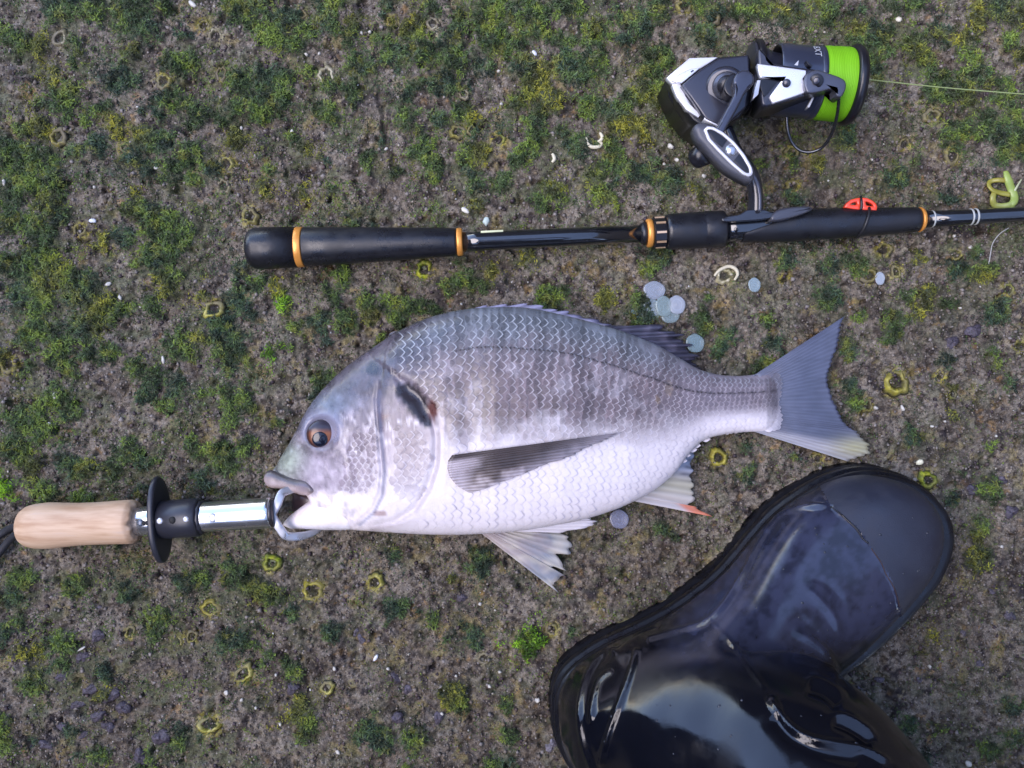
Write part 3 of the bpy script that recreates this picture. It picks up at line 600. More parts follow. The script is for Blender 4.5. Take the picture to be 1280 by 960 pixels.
# ring of pale skin round the pupil
# fins -------------------------------------------------
def fin(name, base, tips, nray, colf, zf, parent=fish, notch=.05, nrad=16, ridge=.0004, thick=.0005, ends=None, place=None, rag=None, sub=8, m=None):
    nt_ = nray * sub + 1; t = np.linspace(0, 1, nt_)
    Bp = np.asarray(base, float); Tp = np.asarray(tips, float)
    def at_t(P):
        if P.shape[1] == 3: s, P2 = P[:, 2], P[:, :2]
        else: P2 = P; s = np.linspace(0, 1, len(P))
        return np.stack([np.interp(t, s, P2[:, 0]), np.interp(t, s, P2[:, 1])], -1)
    B, T = at_t(Bp), at_t(Tp); r = np.linspace(0, 1, nrad)[:, None]
    wv = .5 - .5 * np.cos(2 * np.pi * nray * t)[None]           # 0 on a ray, 1 between
    rr = r * (1 - notch * wv ** 2 * r ** 3)
    if rag is not None:
        k = np.floor(t * nray + .5).astype(int); rr = rr * (1 - r ** 2 * rag * np.random.default_rng(5).random(nray + 2)[k][None])
    P = B[None] + (T - B)[None] * rr[..., None]
    if place is None: z = zf(r + 0 * wv, t[None] + 0 * r)
    else: z = place(P[..., 0], P[..., 1])
    z = z + ridge * (1 - wv) ** 1.5 * (1 - .5 * r)
    up_ = atn(P[..., 0], P[..., 1], z); dn = up_.copy(); dn[..., 2] -= thick
    cu = colf(r + 0 * wv, t[None] + 0 * r, P[..., 0], P[..., 1], wv + 0 * r)
    n = nrad * nt_; V = np.concatenate([up_.reshape(-1, 3), dn.reshape(-1, 3)]); C_ = np.concatenate([cu.reshape(-1, 3)] * 2)
    F = grid_faces(nrad, nt_); F2 = F[:, ::-1] + n
    idx = np.arange(n).reshape(nrad, nt_); loop = np.concatenate([idx[0, :-1], idx[:-1, -1], idx[-1, :0:-1], idx[:0:-1, 0]])
    l2 = np.roll(loop, -1); side = np.stack([l2, loop, loop + n, l2 + n], -1)
    a_ = V[F[:, 1]] - V[F[:, 0]]; b_ = V[F[:, 3]] - V[F[:, 0]]
    if np.sum(np.cross(a_, b_)[:, 2]) < 0: F, F2, side = F[:, ::-1], F2[:, ::-1], side[:, ::-1]
    return mesh(name, V, np.concatenate([F, F2, side]).tolist(), m or m_fin, parent, C_)
def rayshade(C, wv, a=.25): return C * (1 - a + a * 1.5 * (1 - wv)[..., None])
def c_caudal(r, t, x, y, wv):
    n = fbm(x / 14, y / 14, 180, 3)
    C = mix((.13, .14, .19), (.068, .076, .115), sstep(.05, .7, r)); C = C * (.8 + .45 * n)[..., None]
    C = mix(C, (.40, .39, .42), sstep(.84, .95, t) * .85)
    C = mix(C, (.36, .34, .19), .95 * np.exp(-(((x - 1072) / 30) ** 2 + ((y - 560) / 13) ** 2)))
    C = mix(C, (.15, .145, .18), .9 * (1 - sstep(.14, .30, r + .14 * (fbm(x / 4, y / 4, 183, 2) - .5))) * sstep(.08, .2, t) * sstep(.95, .85, t))
    C = mix(C, (.07, .08, .13), .7 * sstep(.97, 1., r) * (t < .75))
    return rayshade(C, wv, .12) * (.85 + .3 * fbm(x / 30, y / 2.5, 182, 2))[..., None]
fin('caudal_fin', [(938, 472, 0), (945, 469, .05), (948, 470, .1), (951, 484, .3), (952, 500, .5), (951, 518, .7), (948, 533, .88), (942, 535, .94), (932, 536, 1)],
    [(1059, 393, 0), (1052, 404, .08), (1049, 425, .18), (1043, 446, .27), (1036, 465, .36), (1036, 480, .44), (1042, 500, .52), (1050, 517, .60), (1058, 531, .68), (1074, 541, .78), (1088, 557, .86), (1088, 568, .92), (1060, 577, 1)],
    34, c_caudal, lambda r, t: .0062 + .0078 * np.exp(-3.2 * r) - .001 * r + .0035 * np.sin(3.1 * t + .6) * r, notch=.018, nrad=26, ridge=.0002, rag=.02)
def c_pelv(r, t, x, y, wv):
    n = fbm(x / 12, y / 12, 190, 3); C = mix((.40, .34, .33), (.22, .24, .28), sstep(.2, .8, r) * (.4 + .6 * sstep(.3, .7, n)))
    C = mix(C, (.62, .58, .48), .5 * sstep(.45, .65, fbm(x / 20, y / 10, 191, 2))); return rayshade(C, wv, .16)
fin('pelvic_fin', [(598, 664, 0), (612, 662, .5), (640, 662, 1)],
    [(698, 741, 0), (692, 728, .13), (710, 722, .2), (694, 712, .3), (690, 707, .38), (712, 716, .42), (700, 700, .5), (697, 694, .55), (713, 693, .62), (716, 684, .72), (712, 672, .84), (700, 664, 1)],
    8, c_pelv, lambda r, t: .011 - .007 * r + .002 * np.sin(t * 5), notch=.05, nrad=18, ridge=.0004)
fin('pelvic_fin', [(575, 662, 0), (585, 659, .5), (600, 655, 1)], [(700, 666, 0), (738, 659, .35), (747, 652, .7), (738, 648, 1)], 4,
    lambda r, t, x, y, wv: rayshade(mix((.84, .78, .80), (.72, .68, .72), r), wv, .12), lambda r, t: .018 - .008 * r, notch=.03, ridge=.0003)
def c_anal(r, t, x, y, wv):
    C = mix((.48, .44, .44), (.38, .37, .25), .7 * np.exp(-((t - .42) / .2) ** 2)); C = mix(C, (.30, .36, .50), sstep(.5, .8, t))
    C = mix(C, (.62, .19, .10), .95 * sstep(.62, .8, r) * sstep(.16, .08, t)); C = mix(C, (.10, .11, .16), .6 * sstep(.45, .6, t) * wv ** 2 * sstep(.2, .6, r)); return rayshade(C, wv, .15)
fin('anal_fin', [(790, 626, 0), (812, 614, .25), (838, 596, .55), (856, 576, .8), (864, 560, 1)],
    [(891, 646, 0), (872, 634, .08), (863, 632, .16), (870, 622, .25), (866, 614, .36), (868, 604, .48), (862, 596, .58), (867, 588, .68), (862, 580, .78), (868, 570, .9), (866, 560, 1)],
    9, c_anal, lambda r, t: .0125 - .007 * r + .002 * np.sin(4 * t), notch=.07, nrad=16, ridge=.0004)
def c_dors(r, t, x, y, wv):
    n = fbm(x / 12, y / 12, 195, 3); C = mix((.075, .072, .105), (.035, .034, .055), r) * (.75 + .5 * n)[..., None]
    C = mix(C, (.15, .135, .18), .5 * sstep(.45, .65, n) * (r < .8)); return rayshade(C, wv, .35)
fin('soft_dorsal_fin', [(735, 407, 0), (770, 416, .25), (805, 430, .5), (835, 446, .75), (858, 460, 1)],
    [(800, 407, 0), (836, 404, .14), (828, 412, .2), (858, 417, .34), (848, 423, .42), (868, 431, .54), (858, 437, .62), (877, 446, .76), (866, 451, .84), (877, 461, 1)],
    11, c_dors, lambda r, t: .019 - .009 * r - .004 * t, notch=.12, nrad=16, ridge=.0010, rag=.05)
fin('spiny_dorsal_fin', [(520, 408, 0), (580, 392, .25), (640, 390, .5), (690, 396, .75), (745, 408, 1)],
    [(560, 391, 0), (610, 381, .22), (668, 379, .45), (695, 387, .6), (708, 388, .68), (722, 394, .8), (742, 398, .88), (765, 406, 1)],
    10, lambda r, t, x, y, wv: rayshade(mix(mix((.42, .40, .50), (.26, .25, .36), r), (.07, .07, .12), sstep(.55, .9, t * r + .05)), wv, .35), lambda r, t: .024 - .004 * r, notch=.22, ridge=.0010)
def c_pect(r, t, x, y, wv):
    n = fbm(x / 10, y / 10, 200, 3); C = mix((.060, .044, .040), (.24, .185, .165), sstep(.45, .95, t + .2 * (n - .5)) * (1 - .6 * r)); C = mix(C, (.52, .45, .47), .9 * (1 - sstep(.06, .30, r + .2 * (n - .5))) * sstep(.08, .25, t)); C = mix(C, (.50, .44, .45), .55 * sstep(.62, .95, t + .5 * (n - .5)))
    C = mix(C, (.38, .34, .38), .55 * sstep(.55, 1, r)); return rayshade(C * (.65 + .7 * n)[..., None], wv, .2)
def pect_z(x, y):
    Xp, Yp, z = on_body(np.clip(x, 556, 800), y); return z + .0022
fin('pectoral_fin', [(565, 569, 0), (560, 576, .15), (559, 585, .35), (562, 596, .6), (571, 607, .8), (586, 616, 1)],
    [(788, 539, 0), (772, 545, .14), (748, 554, .3), (722, 567, .45), (694, 578, .58), (664, 589, .7), (636, 600, .82), (608, 611, .92), (592, 615, 1)],
    15, c_pect, None, notch=.03, nrad=40, ridge=.00045, thick=.0006, place=pect_z, rag=.06)
# scales -----------------------------------------------
def spacing(x): return np.interp(x, [480, 560, 640, 740, 840, 900, 980], [10.5, 10.8, 10.6, 9.4, 7.4, 6.3, 5.2])
def start_x(y): return np.interp(y, [380, 400, 430, 455, 475, 500, 540, 590, 620, 645, 668], [560, 500, 478, 490, 512, 540, 556, 562, 556, 530, 500])
items = []
for row in range(-11, 30):
    x = 976.0 - rng.uniform(0, 5); k = 0
    if row % 2: x -= spacing(965) * .5
    while x > 470:
        s = spacing(x)
        # rows fan out a little towards the tail
        ly = float(lat(x)) if x > 560 else 441 + (560 - x) * .10
        y = ly + row * s * .93 + .3 * s
        x_step = s * 1.02
        Xp, Yp = adj(x, y, .045 if x < 800 else .03); tt, bb = float(top_(Xp)), float(bot_(Xp)); c = (Yp - (tt + bb) / 2) / ((bb - tt) / 2)
        if abs(c) < (.925 if x < 740 else .87) and x > start_x(y): items.append((x + rng.normal() * .5, y + rng.normal() * .4, s, c))
        x -= x_step
arr = np.array(items)
# cheek and gill-cover scales
cheek = []
for (poly, s_) in (([(437, 548), (468, 535), (470, 600), (452, 618), (420, 618), (430, 580)], 8.0), ([(490, 530), (530, 545), (538, 580), (525, 615), (500, 640), (488, 600)], 10.5)):
    pc = np.array(poly, float)
    for i, yy in enumerate(np.arange(525, 650, s_ * .9)):
        for xx in np.arange(415 + (i % 2) * s_ / 2, 545, s_):
            inside_ = False; n_ = len(pc)
            for q in range(n_):
                (xa, ya), (xb, yb) = pc[q], pc[(q + 1) % n_]
                if (ya > yy) != (yb > yy) and xx < (xb - xa) * (yy - ya) / (yb - ya) + xa: inside_ = not inside_
            if inside_: cheek.append((xx + rng.normal() * .8, yy + rng.normal() * .8, s_, 9))
arr = np.concatenate([arr, np.array(cheek)])
ns = len(arr); print('scales', ns)
# template: posterior edge rounded with a faint point, anterior tucked under the next scale
RN, SN = 4, 16
ang = np.arange(SN) * 2 * np.pi / SN; tmpl = [(0, 0, 0.)]
for i in range(1, RN + 1):
    q = (.45, .76, .90, 1.)[i - 1]
    for a in ang:
        pz = (abs(math.cos(a)) ** 1.25 + abs(math.sin(a)) ** 1.25) ** .8 if math.cos(a) > 0 else 1.0
        tmpl.append((q * .92 * math.cos(a) / pz, q * .64 * math.sin(a) / (pz ** .3), q))
tmpl = np.array(tmpl); TN = len(tmpl)
tf = [[0, 1 + k, 1 + (k + 1) % SN] for k in range(SN)]
for i in range(RN - 1): tf += [[1 + i * SN + k, 1 + (i + 1) * SN + k, 1 + (i + 1) * SN + (k + 1) % SN] for k in range(SN)] + [[1 + i * SN + k, 1 + (i + 1) * SN + (k + 1) % SN, 1 + i * SN + (k + 1) % SN] for k in range(SN)]
tf = np.array(tf)
cx_, cy_, ss_, cc_ = arr.T
slope = (lat(cx_ + 4) - lat(cx_ - 4)) / 8 * (cx_ > 565) * .8
ca, sa = np.cos(np.arctan(slope))[:, None], np.sin(np.arctan(slope))[:, None]
lx = tmpl[None, :, 0] * ss_[:, None]; ly_ = tmpl[None, :, 1] * ss_[:, None]
PX = cx_[:, None] + lx * ca - ly_ * sa; PY = cy_[:, None] + lx * sa + ly_ * ca
Xs, Ys, Zs = on_body(PX, PY)
tilt = (tmpl[None, :, 0] + .78) / 1.56
jz = rng.uniform(.7, 1.35, (ns, 1))
head_sc = (cc_ > 5)[:, None]
Zs = Zs + (-.00035 + .00085 * tilt * jz) * (ss_[:, None] / 10) * np.where(head_sc, .6, 1) - .00012 * tmpl[None, :, 2] ** 4
Zs = np.where(PX > 955, np.maximum(Zs, .0122 - .00007 * (PX - 955) + .0004 * tilt), Zs)
VS = atn(Xs, Ys, ZR); VS[..., 2] = Zs
base = fish_color(cx_[:, None] + 0 * PX, cy_[:, None] + 0 * PY, True); own = fish_color(PX, PY, True); base = .12 * base + .88 * own
Xp, Yp = adj(PX, PY, .045); vv = np.clip((Yp - top_(Xp)) / (bot_(Xp) - top_(Xp)), 0, 1)
bl = sstep(.46, .7, vv)
core = base * (.64 + .34 * bl[..., None]); core = mix(core, np.array((.20, .155, .17)), .5 * head_sc * sstep(632, 600, PY)) 
post = sstep(.1, .55, tmpl[None, :, 0]) * np.where(tmpl[None, :, 2] > .95, 1., np.where(tmpl[None, :, 2] > .86, .75, 0))
rimc = mix(base, np.array((.80, .74, .76)), .52) ; rimc = mix(rimc, own * .8, .7 * np.exp(-((PY - lat(PX)) / 3.) ** 2) * (PX > 565)); rimc = mix(rimc, np.array((.42, .52, .58)), .45 * (1 - sstep(.12, .3, vv)))
dkb = (rng.random((ns, 1)) < .45) * bl; rimc = mix(rimc, np.array((.50, .46, .54)), .8 * dkb)
fade_ = .7 + .3 * sstep(.35, .62, fbm(PX / 34, PY / 34, 173, 3)) ; post = post * fade_ * (1 - .6 * sstep(950, 975, PX)) * np.where(bl > .3, 1, .85)
CS = mix(core, rimc, post * np.where(rng.random((ns, 1)) < .12, .4, 1.))
ant = sstep(.1, -.5, tmpl[None, :, 0]); CS = CS * (1 - .18 * ant * (1 - bl))[..., None]
CS = CS * (1 + rng.uniform(-.10, .09, (ns, 1, 1)) * (1 - .75 * bl[..., None]))
CS = CS * (1 + .16 * (np.sin(tmpl[None, :, 1] * 38) * (tmpl[None, :, 2] < .9)) * (1 - bl))[..., None]
order = np.argsort(-(ss_ - 3 * (cc_ > 5)) + 1e-3 * np.abs(cx_ - 600)); big = order[:300]; rest = order[300:]
tfl = tf.tolist()
flip = False
e1 = VS[0, tf[0, 1]] - VS[0, tf[0, 0]]; e2 = VS[0, tf[0, 2]] - VS[0, tf[0, 0]]
if np.cross(e1, e2)[2] < 0: tf = tf[:, ::-1]; tfl = tf.tolist()
for i in big: mesh('scale', VS[i], tfl, m_scale, fish, CS[i], origin=VS[i][0])
n = len(rest); F = (tf[None] + (np.arange(n) * TN)[:, None, None]).reshape(-1, 3)
fast_mesh('small_scales', VS[rest].reshape(-1, 3), F, m_scale, CS[rest].reshape(-1, 3), True, fish, 'stuff')
# lateral line: a row of small dark pored tubes riding on the scales
def lateral():
    V = []; F = []; k = 0
    for x in np.arange(568, 958, 5.2):
        L = 3.6; th = .95 if x < 880 else .7
        x0, x1 = x, x + L; P = [(x0, lat(x0) - th * .4), (x0 + L * .5, lat(x0 + L * .5) - th), (x1, lat(x1)), (x0 + L * .5, lat(x0 + L * .5) + th)]
        c = np.array(P).mean(0); pts = P + [tuple(c)]
        px_, py_ = np.array(pts).T; X_, Y_, z_ = on_body(px_, py_ + rng.normal() * .4)
        w_ = atn(X_, Y_, ZR); w_[:, 2] = z_ + np.array([.0004, .0007, .0007, .0007, .0012])
        V.append(w_); F += [[k, k + 1, k + 4], [k + 1, k + 2, k + 4], [k + 2, k + 3, k + 4], [k + 3, k, k + 4]]; k += 5
    o = mesh('lateral_line', np.concatenate(V), F, mat('dark_pores', (.035, .028, .032), .4), fish)
    bm = bmesh.new(); bm.from_mesh(o.data); bmesh.ops.recalc_face_normals(bm, faces=bm.faces); bm.to_mesh(o.data); bm.free()
lateral()
# ---------------- turned parts along an axis ----------------
def turned(name, st, m, parent=None, n=44, cap=True, colors=None, facets=0):
    """st: (px, py, z, radius in units at that height)"""
    P = np.array([at(a, b_, c) for a, b_, c, r in st]); rr = np.array([r * S * (H - c) / H for a, b_, c, r in st])
    d, u, v = frame_of(P[-1] - P[0]); n = facets or n; th = (np.arange(n) + .5) * 2 * np.pi / n
    RL = [p + r * (np.cos(th)[:, None] * u + np.sin(th)[:, None] * v) for p, r in zip(P, rr)]
    return rings(name, RL, m, parent, cap, colors, smooth=not facets)
# ---------------- rod ----------------
AX = np.array([(290, 312), (310, 311), (575, 302.5), (810, 291.5), (1000, 280), (1150, 274.5), (1280, 267.5), (1500, 256)], float)
def ry(x): return float(np.interp(x, AX[:, 0], AX[:, 1]))
RZ = .0145
def rs(*a): return [(x, ry(x), RZ, r) for x, r in a]
m_eva = mat('black_foam_grip', (.010, .0105, .014), .36, spec=.5, bump=[(1300, .35, .0003), (160, .12, .0006)], rvar=(70, .22, .5), var=[(60, .8, 1.3)])
m_gloss = mat('black_lacquer', (.008, .009, .012), .10, spec=.6, coat=1., coat_r=.05, rvar=(120, .06, .22))
m_gold = mat('orange_gold_ring', (.80, .34, .07), .3, metal=.35)
m_thread = mat('grey_thread_wrap', (.40, .42, .40), .5)
rod = thing('fishing_rod', 'black spinning rod with foam grips and gold rings lying across the mossy ground', 'fishing rod', at(900, 285, 0))
turned('butt_cap', rs((309, 8), (309.5, 14), (311, 20), (315, 24), (321, 26), (340, 26), (371, 25)), m_eva, rod)
turned('gold_ring', rs((371.5, 24.9), (372.5, 25.3), (379, 24.8), (380, 24.4)), m_gold, rod)
turned('rear_grip', rs((380.5, 23.8), (382, 24.3), (420, 23.2), (480, 21.2), (540, 18.8), (568, 17.4), (571, 16.5)), m_eva, rod)
turned('gold_ring', rs((571.5, 17), (573, 17.6), (577, 17.4), (578.5, 16)), m_gold, rod)
turned('blank', rs((578, 12.4), (600, 12), (700, 11.4), (812, 11)), m_gloss, rod)
turned('reflection_blocker', rs((800, 11.6), (803, 13.5), (807.6, 14.6)), m_eva, rod)  # collar added to hide the gold ring's reflection in the blank
turned('gold_ring', rs((807.8, 14), (808.3, 16.8), (809.5, 17.8), (813.5, 17.8), (815.5, 16.5)), m_gold, rod)
m_brass = mat('pale_brass', (.75, .50, .30), .3, metal=.6)
m_nut = mat('dark_metal_nut', (.03, .03, .035), .22, metal=.6, spec=.6)
nut = turned('lock_nut', rs((815.6, 18), (817, 20), (830, 20), (832, 19)), m_nut, rod, facets=10)
for k in range(5):   # brass inlays on the nut faces
    a = R(-64 + 36 * k); p = np.array(at(824, ry(824), RZ)); d, u, v = frame_of(np.array(at(900, ry(900), RZ)) - np.array(at(800, ry(800), RZ)))
    r = 19.6 * S * .976; c = p + r * (math.sin(a) * u + math.cos(a) * v * (1 if v[2] > 0 else -1))
    t_ = np.cross(d, (c - p) / r)
    q = [c + d * sx * .0032 + t_ * sy * .0007 for sx, sy in ((-1, -1), (1, -1), (1, 1), (-1, 1))]; nrm = (c - p) / r
    mesh('brass_inlay', [x + nrm * h_ for h_ in (-.0003, .0004) for x in q], [[0, 1, 2, 3][::-1], [4, 5, 6, 7], [0, 1, 5, 4], [1, 2, 6, 5], [2, 3, 7, 6], [3, 0, 4, 7]], m_brass, nut, smooth=False)
turned('seat_grip', rs((832.2, 20), (833, 21.5), (838, 22.3), (876, 22.6), (878, 22.1), (880, 22.2), (882, 23), (903, 22.6), (905.5, 21)), m_eva, rod)
turned('reel_seat', rs((905, 17), (920, 17), (960, 17.5), (990, 16)), m_gloss, rod)
# fore grip with a slanting lower rear edge
def fore():
    xs_ = np.r_[926, 928, 932, np.linspace(940, 1140, 30), 1146, 1148.5]; n = 48; th = np.arange(n) * 2 * np.pi / n; RL = []
    P0, P1 = np.array(at(926, ry(926), RZ)), np.array(at(1148, ry(1148), RZ)); d, u, v = frame_of(P1 - P0)
    if v[2] < 0: v = -v; u = -u
    L = np.linalg.norm(P1 - P0)
    for x in xs_:
        s = (x - 926) / (1148.5 - 926); r = np.interp(x, [926, 932, 1000, 1060, 1148], [18, 19, 20.3, 18.6, 15.4]) * S * .976
        if x > 1146: r *= .93
        # the rear end is cut aslant: vertices on the reel side start further forward
        sh = np.clip(1 - s * 3.2, 0, 1) ** 1.0 * .034
        side = .5 - .5 * np.cos(th - 0); ca = -np.cos(th) * np.sign(u[1]) * -1
        f = np.clip((ca * .9 + .5), 0, 1.2)
        RL.append(P0 + d * (s * L) + (d[None] * (sh * f)[:, None]) + r * (np.cos(th)[:, None] * u + np.sin(th)[:, None] * v))
    return rings('fore_grip', RL, m_eva, rod)
fore()
turned('gold_ring', rs((1148.6, 14.8), (1149.5, 15.6), (1153, 14), (1155, 10.5)), m_gold, rod)
turned('front_blank', rs((1154, 10.3), (1200, 9.8), (1280, 9.2), (1400, 8.4), (1500, 7.8)), m_gloss, rod)
for x in (1165, 1213, 1219):
    turned('thread_wrap', rs((x - 1.1, 10.2), (x, 10.6), (x + 1.1, 10.2)), m_thread, rod, n=36)
# pale price sticker sliver on the blank
plate('pale_sticker', [(601, 288.5), (629, 287.2), (629, 289.6), (601, 291)], .0185, .0192, mat('pale_sticker', (.55, .58, .35), .5), rod, bevel=.3)
# hook keeper strapped to the fore grip
m_red = mat('orange_red_plastic', (.80, .07, .03), .32, spec=.5, coat=.3)
m_rub = mat('black_rubber_band', (.012, .012, .014), .45)
hk = thing('hook_keeper', 'orange-red half-disc hook keeper strapped onto the fore grip', 'hook keeper', at(1077, 255, .02))
def arc(cx, cy, rx, ry_, a0, a1, n): return [(cx + rx * math.cos(R(a)), cy + ry_ * math.sin(R(a))) for a in np.linspace(a0, a1, n)]
def ring_plate(name, outer, inner, z0, z1, m, parent):
    o = np.array(outer, float); i = np.array(inner, float); n = len(o); L = []
    L = [np.c_[atn(o[:, 0], o[:, 1], z1)[:, :2], np.full(n, z0)], np.c_[atn(o[:, 0], o[:, 1], z1)[:, :2], np.full(n, z1 - .0004)],
         np.c_[atn(*(o * .92 + i * .08).T, z1)[:, :2], np.full(n, z1)], np.c_[atn(*(o * .08 + i * .92).T, z1)[:, :2], np.full(n, z1)],
         np.c_[atn(i[:, 0], i[:, 1], z1)[:, :2], np.full(n, z1 - .0004)], np.c_[atn(i[:, 0], i[:, 1], z1)[:, :2], np.full(n, z0)]]
    V = np.concatenate(L); F = grid_faces(6, n, True).tolist() + [[5 * n + k, 5 * n + (k + 1) % n, (k + 1) % n, k] for k in range(n)]
    me = mesh(name, V, F, m, parent)
    bm = bmesh.new(); bm.from_mesh(me.data); bmesh.ops.recalc_face_normals(bm, faces=bm.faces); bm.to_mesh(me.data); bm.free(); return me
def offset_to(poly, n): return resample(np.r_[poly, [poly[0]]], n + 1)[:-1]
for (o_, i_) in (([(1056, 259), (1058, 254), (1064, 249.5), (1071, 247.5), (1076, 247), (1076, 262), (1066, 261)], [(1063, 255.5), (1066, 253.3), (1069, 252.5), (1071.5, 252.2), (1072, 255), (1070, 256), (1066, 256.2)]),
                 ([(1078, 247), (1084, 247.5), (1090, 250), (1095, 254), (1097, 258), (1096, 263), (1078, 262)], [(1082, 252), (1085, 252), (1088, 253.4), (1091, 255.4), (1092.5, 257.6), (1089, 257.6), (1083, 256.5)])):
    ring_plate('keeper_half', offset_to(np.array(o_, float), 28), offset_to(np.array(i_, float), 28), .016, .0215, m_red, hk)
_p = np.array(at(1077, ry(1077), RZ)); d, u, v = frame_of(np.array(at(1148, ry(1148), RZ)) - np.array(at(1000, ry(1000), RZ)))
_th = np.linspace(0, 2 * np.pi, 40)[:-1]; rb = 18.9 * S * .976
_pts = np.array([_p + rb * (math.cos(a) * u + math.sin(a) * v) + d * (.0035 * math.cos(a) * (1 if u[1] > 0 else -1) if True else 0) for a in _th]); _pts = np.r_[_pts, _pts[:2]]
tube('rubber_band', _pts, .0011, m_rub, hk, n=8, sub=2)
tube('rubber_band', [at(1076, 262, .0222), at(1077, 256, .0224), at(1076.5, 250, .022), at(1076, 246, .018)], .0009, m_rub, hk, n=8)

# ---------------- reel ----------------
m_rdark = mat('reel_dark_grey', (.030, .032, .048), .28, spec=.55, metal=.25, coat=.2, bump=[(2200, .1, .0002)])
m_rblack = mat('reel_black', (.010, .010, .014), .28, spec=.45)
m_rgrey = mat('reel_satin_grey', (.09, .095, .12), .30, metal=.55)
m_silver = mat('reel_silver', (.80, .80, .84), .28, metal=.45, coat=.3, rvar=(60, .2, .34))
m_silver2 = mat('silver_paint', (.66, .66, .70), .3, metal=.2, coat=.3)
m_navy = mat('spool_skirt_navy', (.035, .042, .070), .28, metal=.3, coat=.3)
m_line = mat('lime_braid', (.17, .44, .009), .6, spec=.3)
m_white = mat('white_print', (.42, .44, .48), .5)
reel = thing('fishing_reel', 'silver and black spinning reel with lime green line mounted on the rod', 'fishing reel', at(950, 130, 0))
# axis of rotor and spool
A0 = np.array((930, 97.0)); A1 = np.array((1072, 107.5)); AZ = .037; kA = (H - AZ) / H
def ap(s): q = A0 + (A1 - A0) * (s / 142.5); return (*q, AZ)
def ax(*a): return [(*ap(s), r) for s, r in a]
turned('rotor_ring', ax((7, 36), (7.5, 44), (9, 46.5), (12, 46.5), (14.5, 46.5), (17, 41.5)), m_rblack, reel, n=72)
turned('rotor_ring', ax((4, 38), (4.5, 42.5), (7, 43)), m_rdark, reel, n=72)
turned('rotor', ax((17, 40), (22, 37), (30, 33), (42, 31), (46, 31)), m_rdark, reel, n=64)
# open-backed spool skirt
def skirt():
    P = [(36, 41.5), (37.5, 43), (50, 43.6), (70, 43), (84, 43), (90, 43.5), (92, 42)]; Q = [(92, 30), (40, 39.5)]
    return turned('spool_skirt', ax(*(P[:1] + P[1:] + [(92, 20)])), m_navy, reel, n=80, cap=False), turned('spool_skirt_inside', ax((36, 41.4), (36.2, 39.5), (60, 39), (88, 38)), m_rblack, reel, n=80, cap=False)
skirt()
# wound line: many fine turns
prof = [(91, 38)]
for i, s in enumerate(np.arange(92, 127.5, .55)): prof.append((s, np.interp(s, [92, 96, 124, 128], [43.2, 44.2, 44.8, 43.8]) - (.42 if i % 2 else 0) + .25 * math.sin(i * 1.7)))
prof.append((128, 38))
turned('lime_line_on_spool', ax(*prof), m_line, reel, n=96)
turned('spool_lip', ax((127.5, 42), (128.5, 47), (131, 49), (136, 48.5), (139.5, 46), (140.5, 43), (139, 36), (134, 30), (133, 12)), m_rblack, reel, n=96)
turned('spool_band', ax((84.5, 43.4), (85, 44.2), (90.5, 44.4), (91.3, 43)), m_navy, reel, n=80)
turned('drag_knob', ax((133, 16), (141, 17), (146, 15), (148, 10)), m_rdark, reel, n=40)
# white print on the skirt
try:
    cu = bpy.data.curves.new('print', 'FONT'); cu.body = "8XT"; cu.size = .0060; cu.align_x = 'CENTER'; cu.align_y = 'CENTER'
    to = bpy.data.objects.new('print', cu); col.objects.link(to); dg = bpy.context.evaluated_depsgraph_get(); tm = bpy.data.meshes.new_from_object(to.evaluated_get(dg))
    c0 = np.array(at(*ap(78))); d, u, v = frame_of(np.array(at(*ap(142))) - np.array(at(*ap(0)))); 
    if v[2] < 0: v, u = -v, -u
    if u[1] < 0: uu = u
    else: uu = -u          # screen-down direction across the skirt
    rr_ = 43.8 * S * kA; V_ = []
    for q in tm.vertices:
        phi = (q.co.x) / rr_ - R(37)
        V_.append(c0 + d * (q.co.y) + (rr_ + .00025) * (math.sin(phi) * uu + math.cos(phi) * v))
    mesh('white_lettering', V_, [list(p.vertices) for p in tm.polygons], m_white, reel, smooth=False)
    bpy.data.objects.remove(to); bpy.data.curves.remove(cu); bpy.data.meshes.remove(tm)
except Exception as e_: print('text', e_)
def tri(name, pts, z, m, parent): return plate(name, pts, z - .0006, z, m, parent, bevel=.25)
# rotor arm on the near side
plate('rotor_arm', [(948, 64), (953, 62), (959, 69), (962, 76), (975, 80), (1000, 84), (1018, 86), (1030, 92), (1028, 112), (1012, 118), (985, 126), (962, 132), (952, 129), (950, 100)], .040, .0655, m_rdark, reel, bevel=3, smooth_n=3)
plate('arm_plate', [(947, 79.5), (975, 83), (1008, 87.5), (1008, 93), (1004, 98), (1006, 116), (985, 123), (966, 129), (962, 121), (972, 107), (980, 97), (965, 97.5), (950, 97)], .062, .0672, m_silver, reel, bevel=1.4)
plate('arm_shadow_slot', [(949, 99), (976, 98), (969, 106), (960, 117), (955, 121), (951, 112)], .062, .0662, m_rblack, reel, bevel=.6)
plate('rotor_rib', [(947, 100), (951, 100), (948, 118), (941, 124), (944, 110)], .06, .0668, m_silver2, reel, bevel=.8)
sc1 = turned('screw', [(983, 104, .0665, 5.3), (983, 104, .0682, 5.3), (983.001, 104, .0688, 4.3)], m_rdark, reel, n=24)
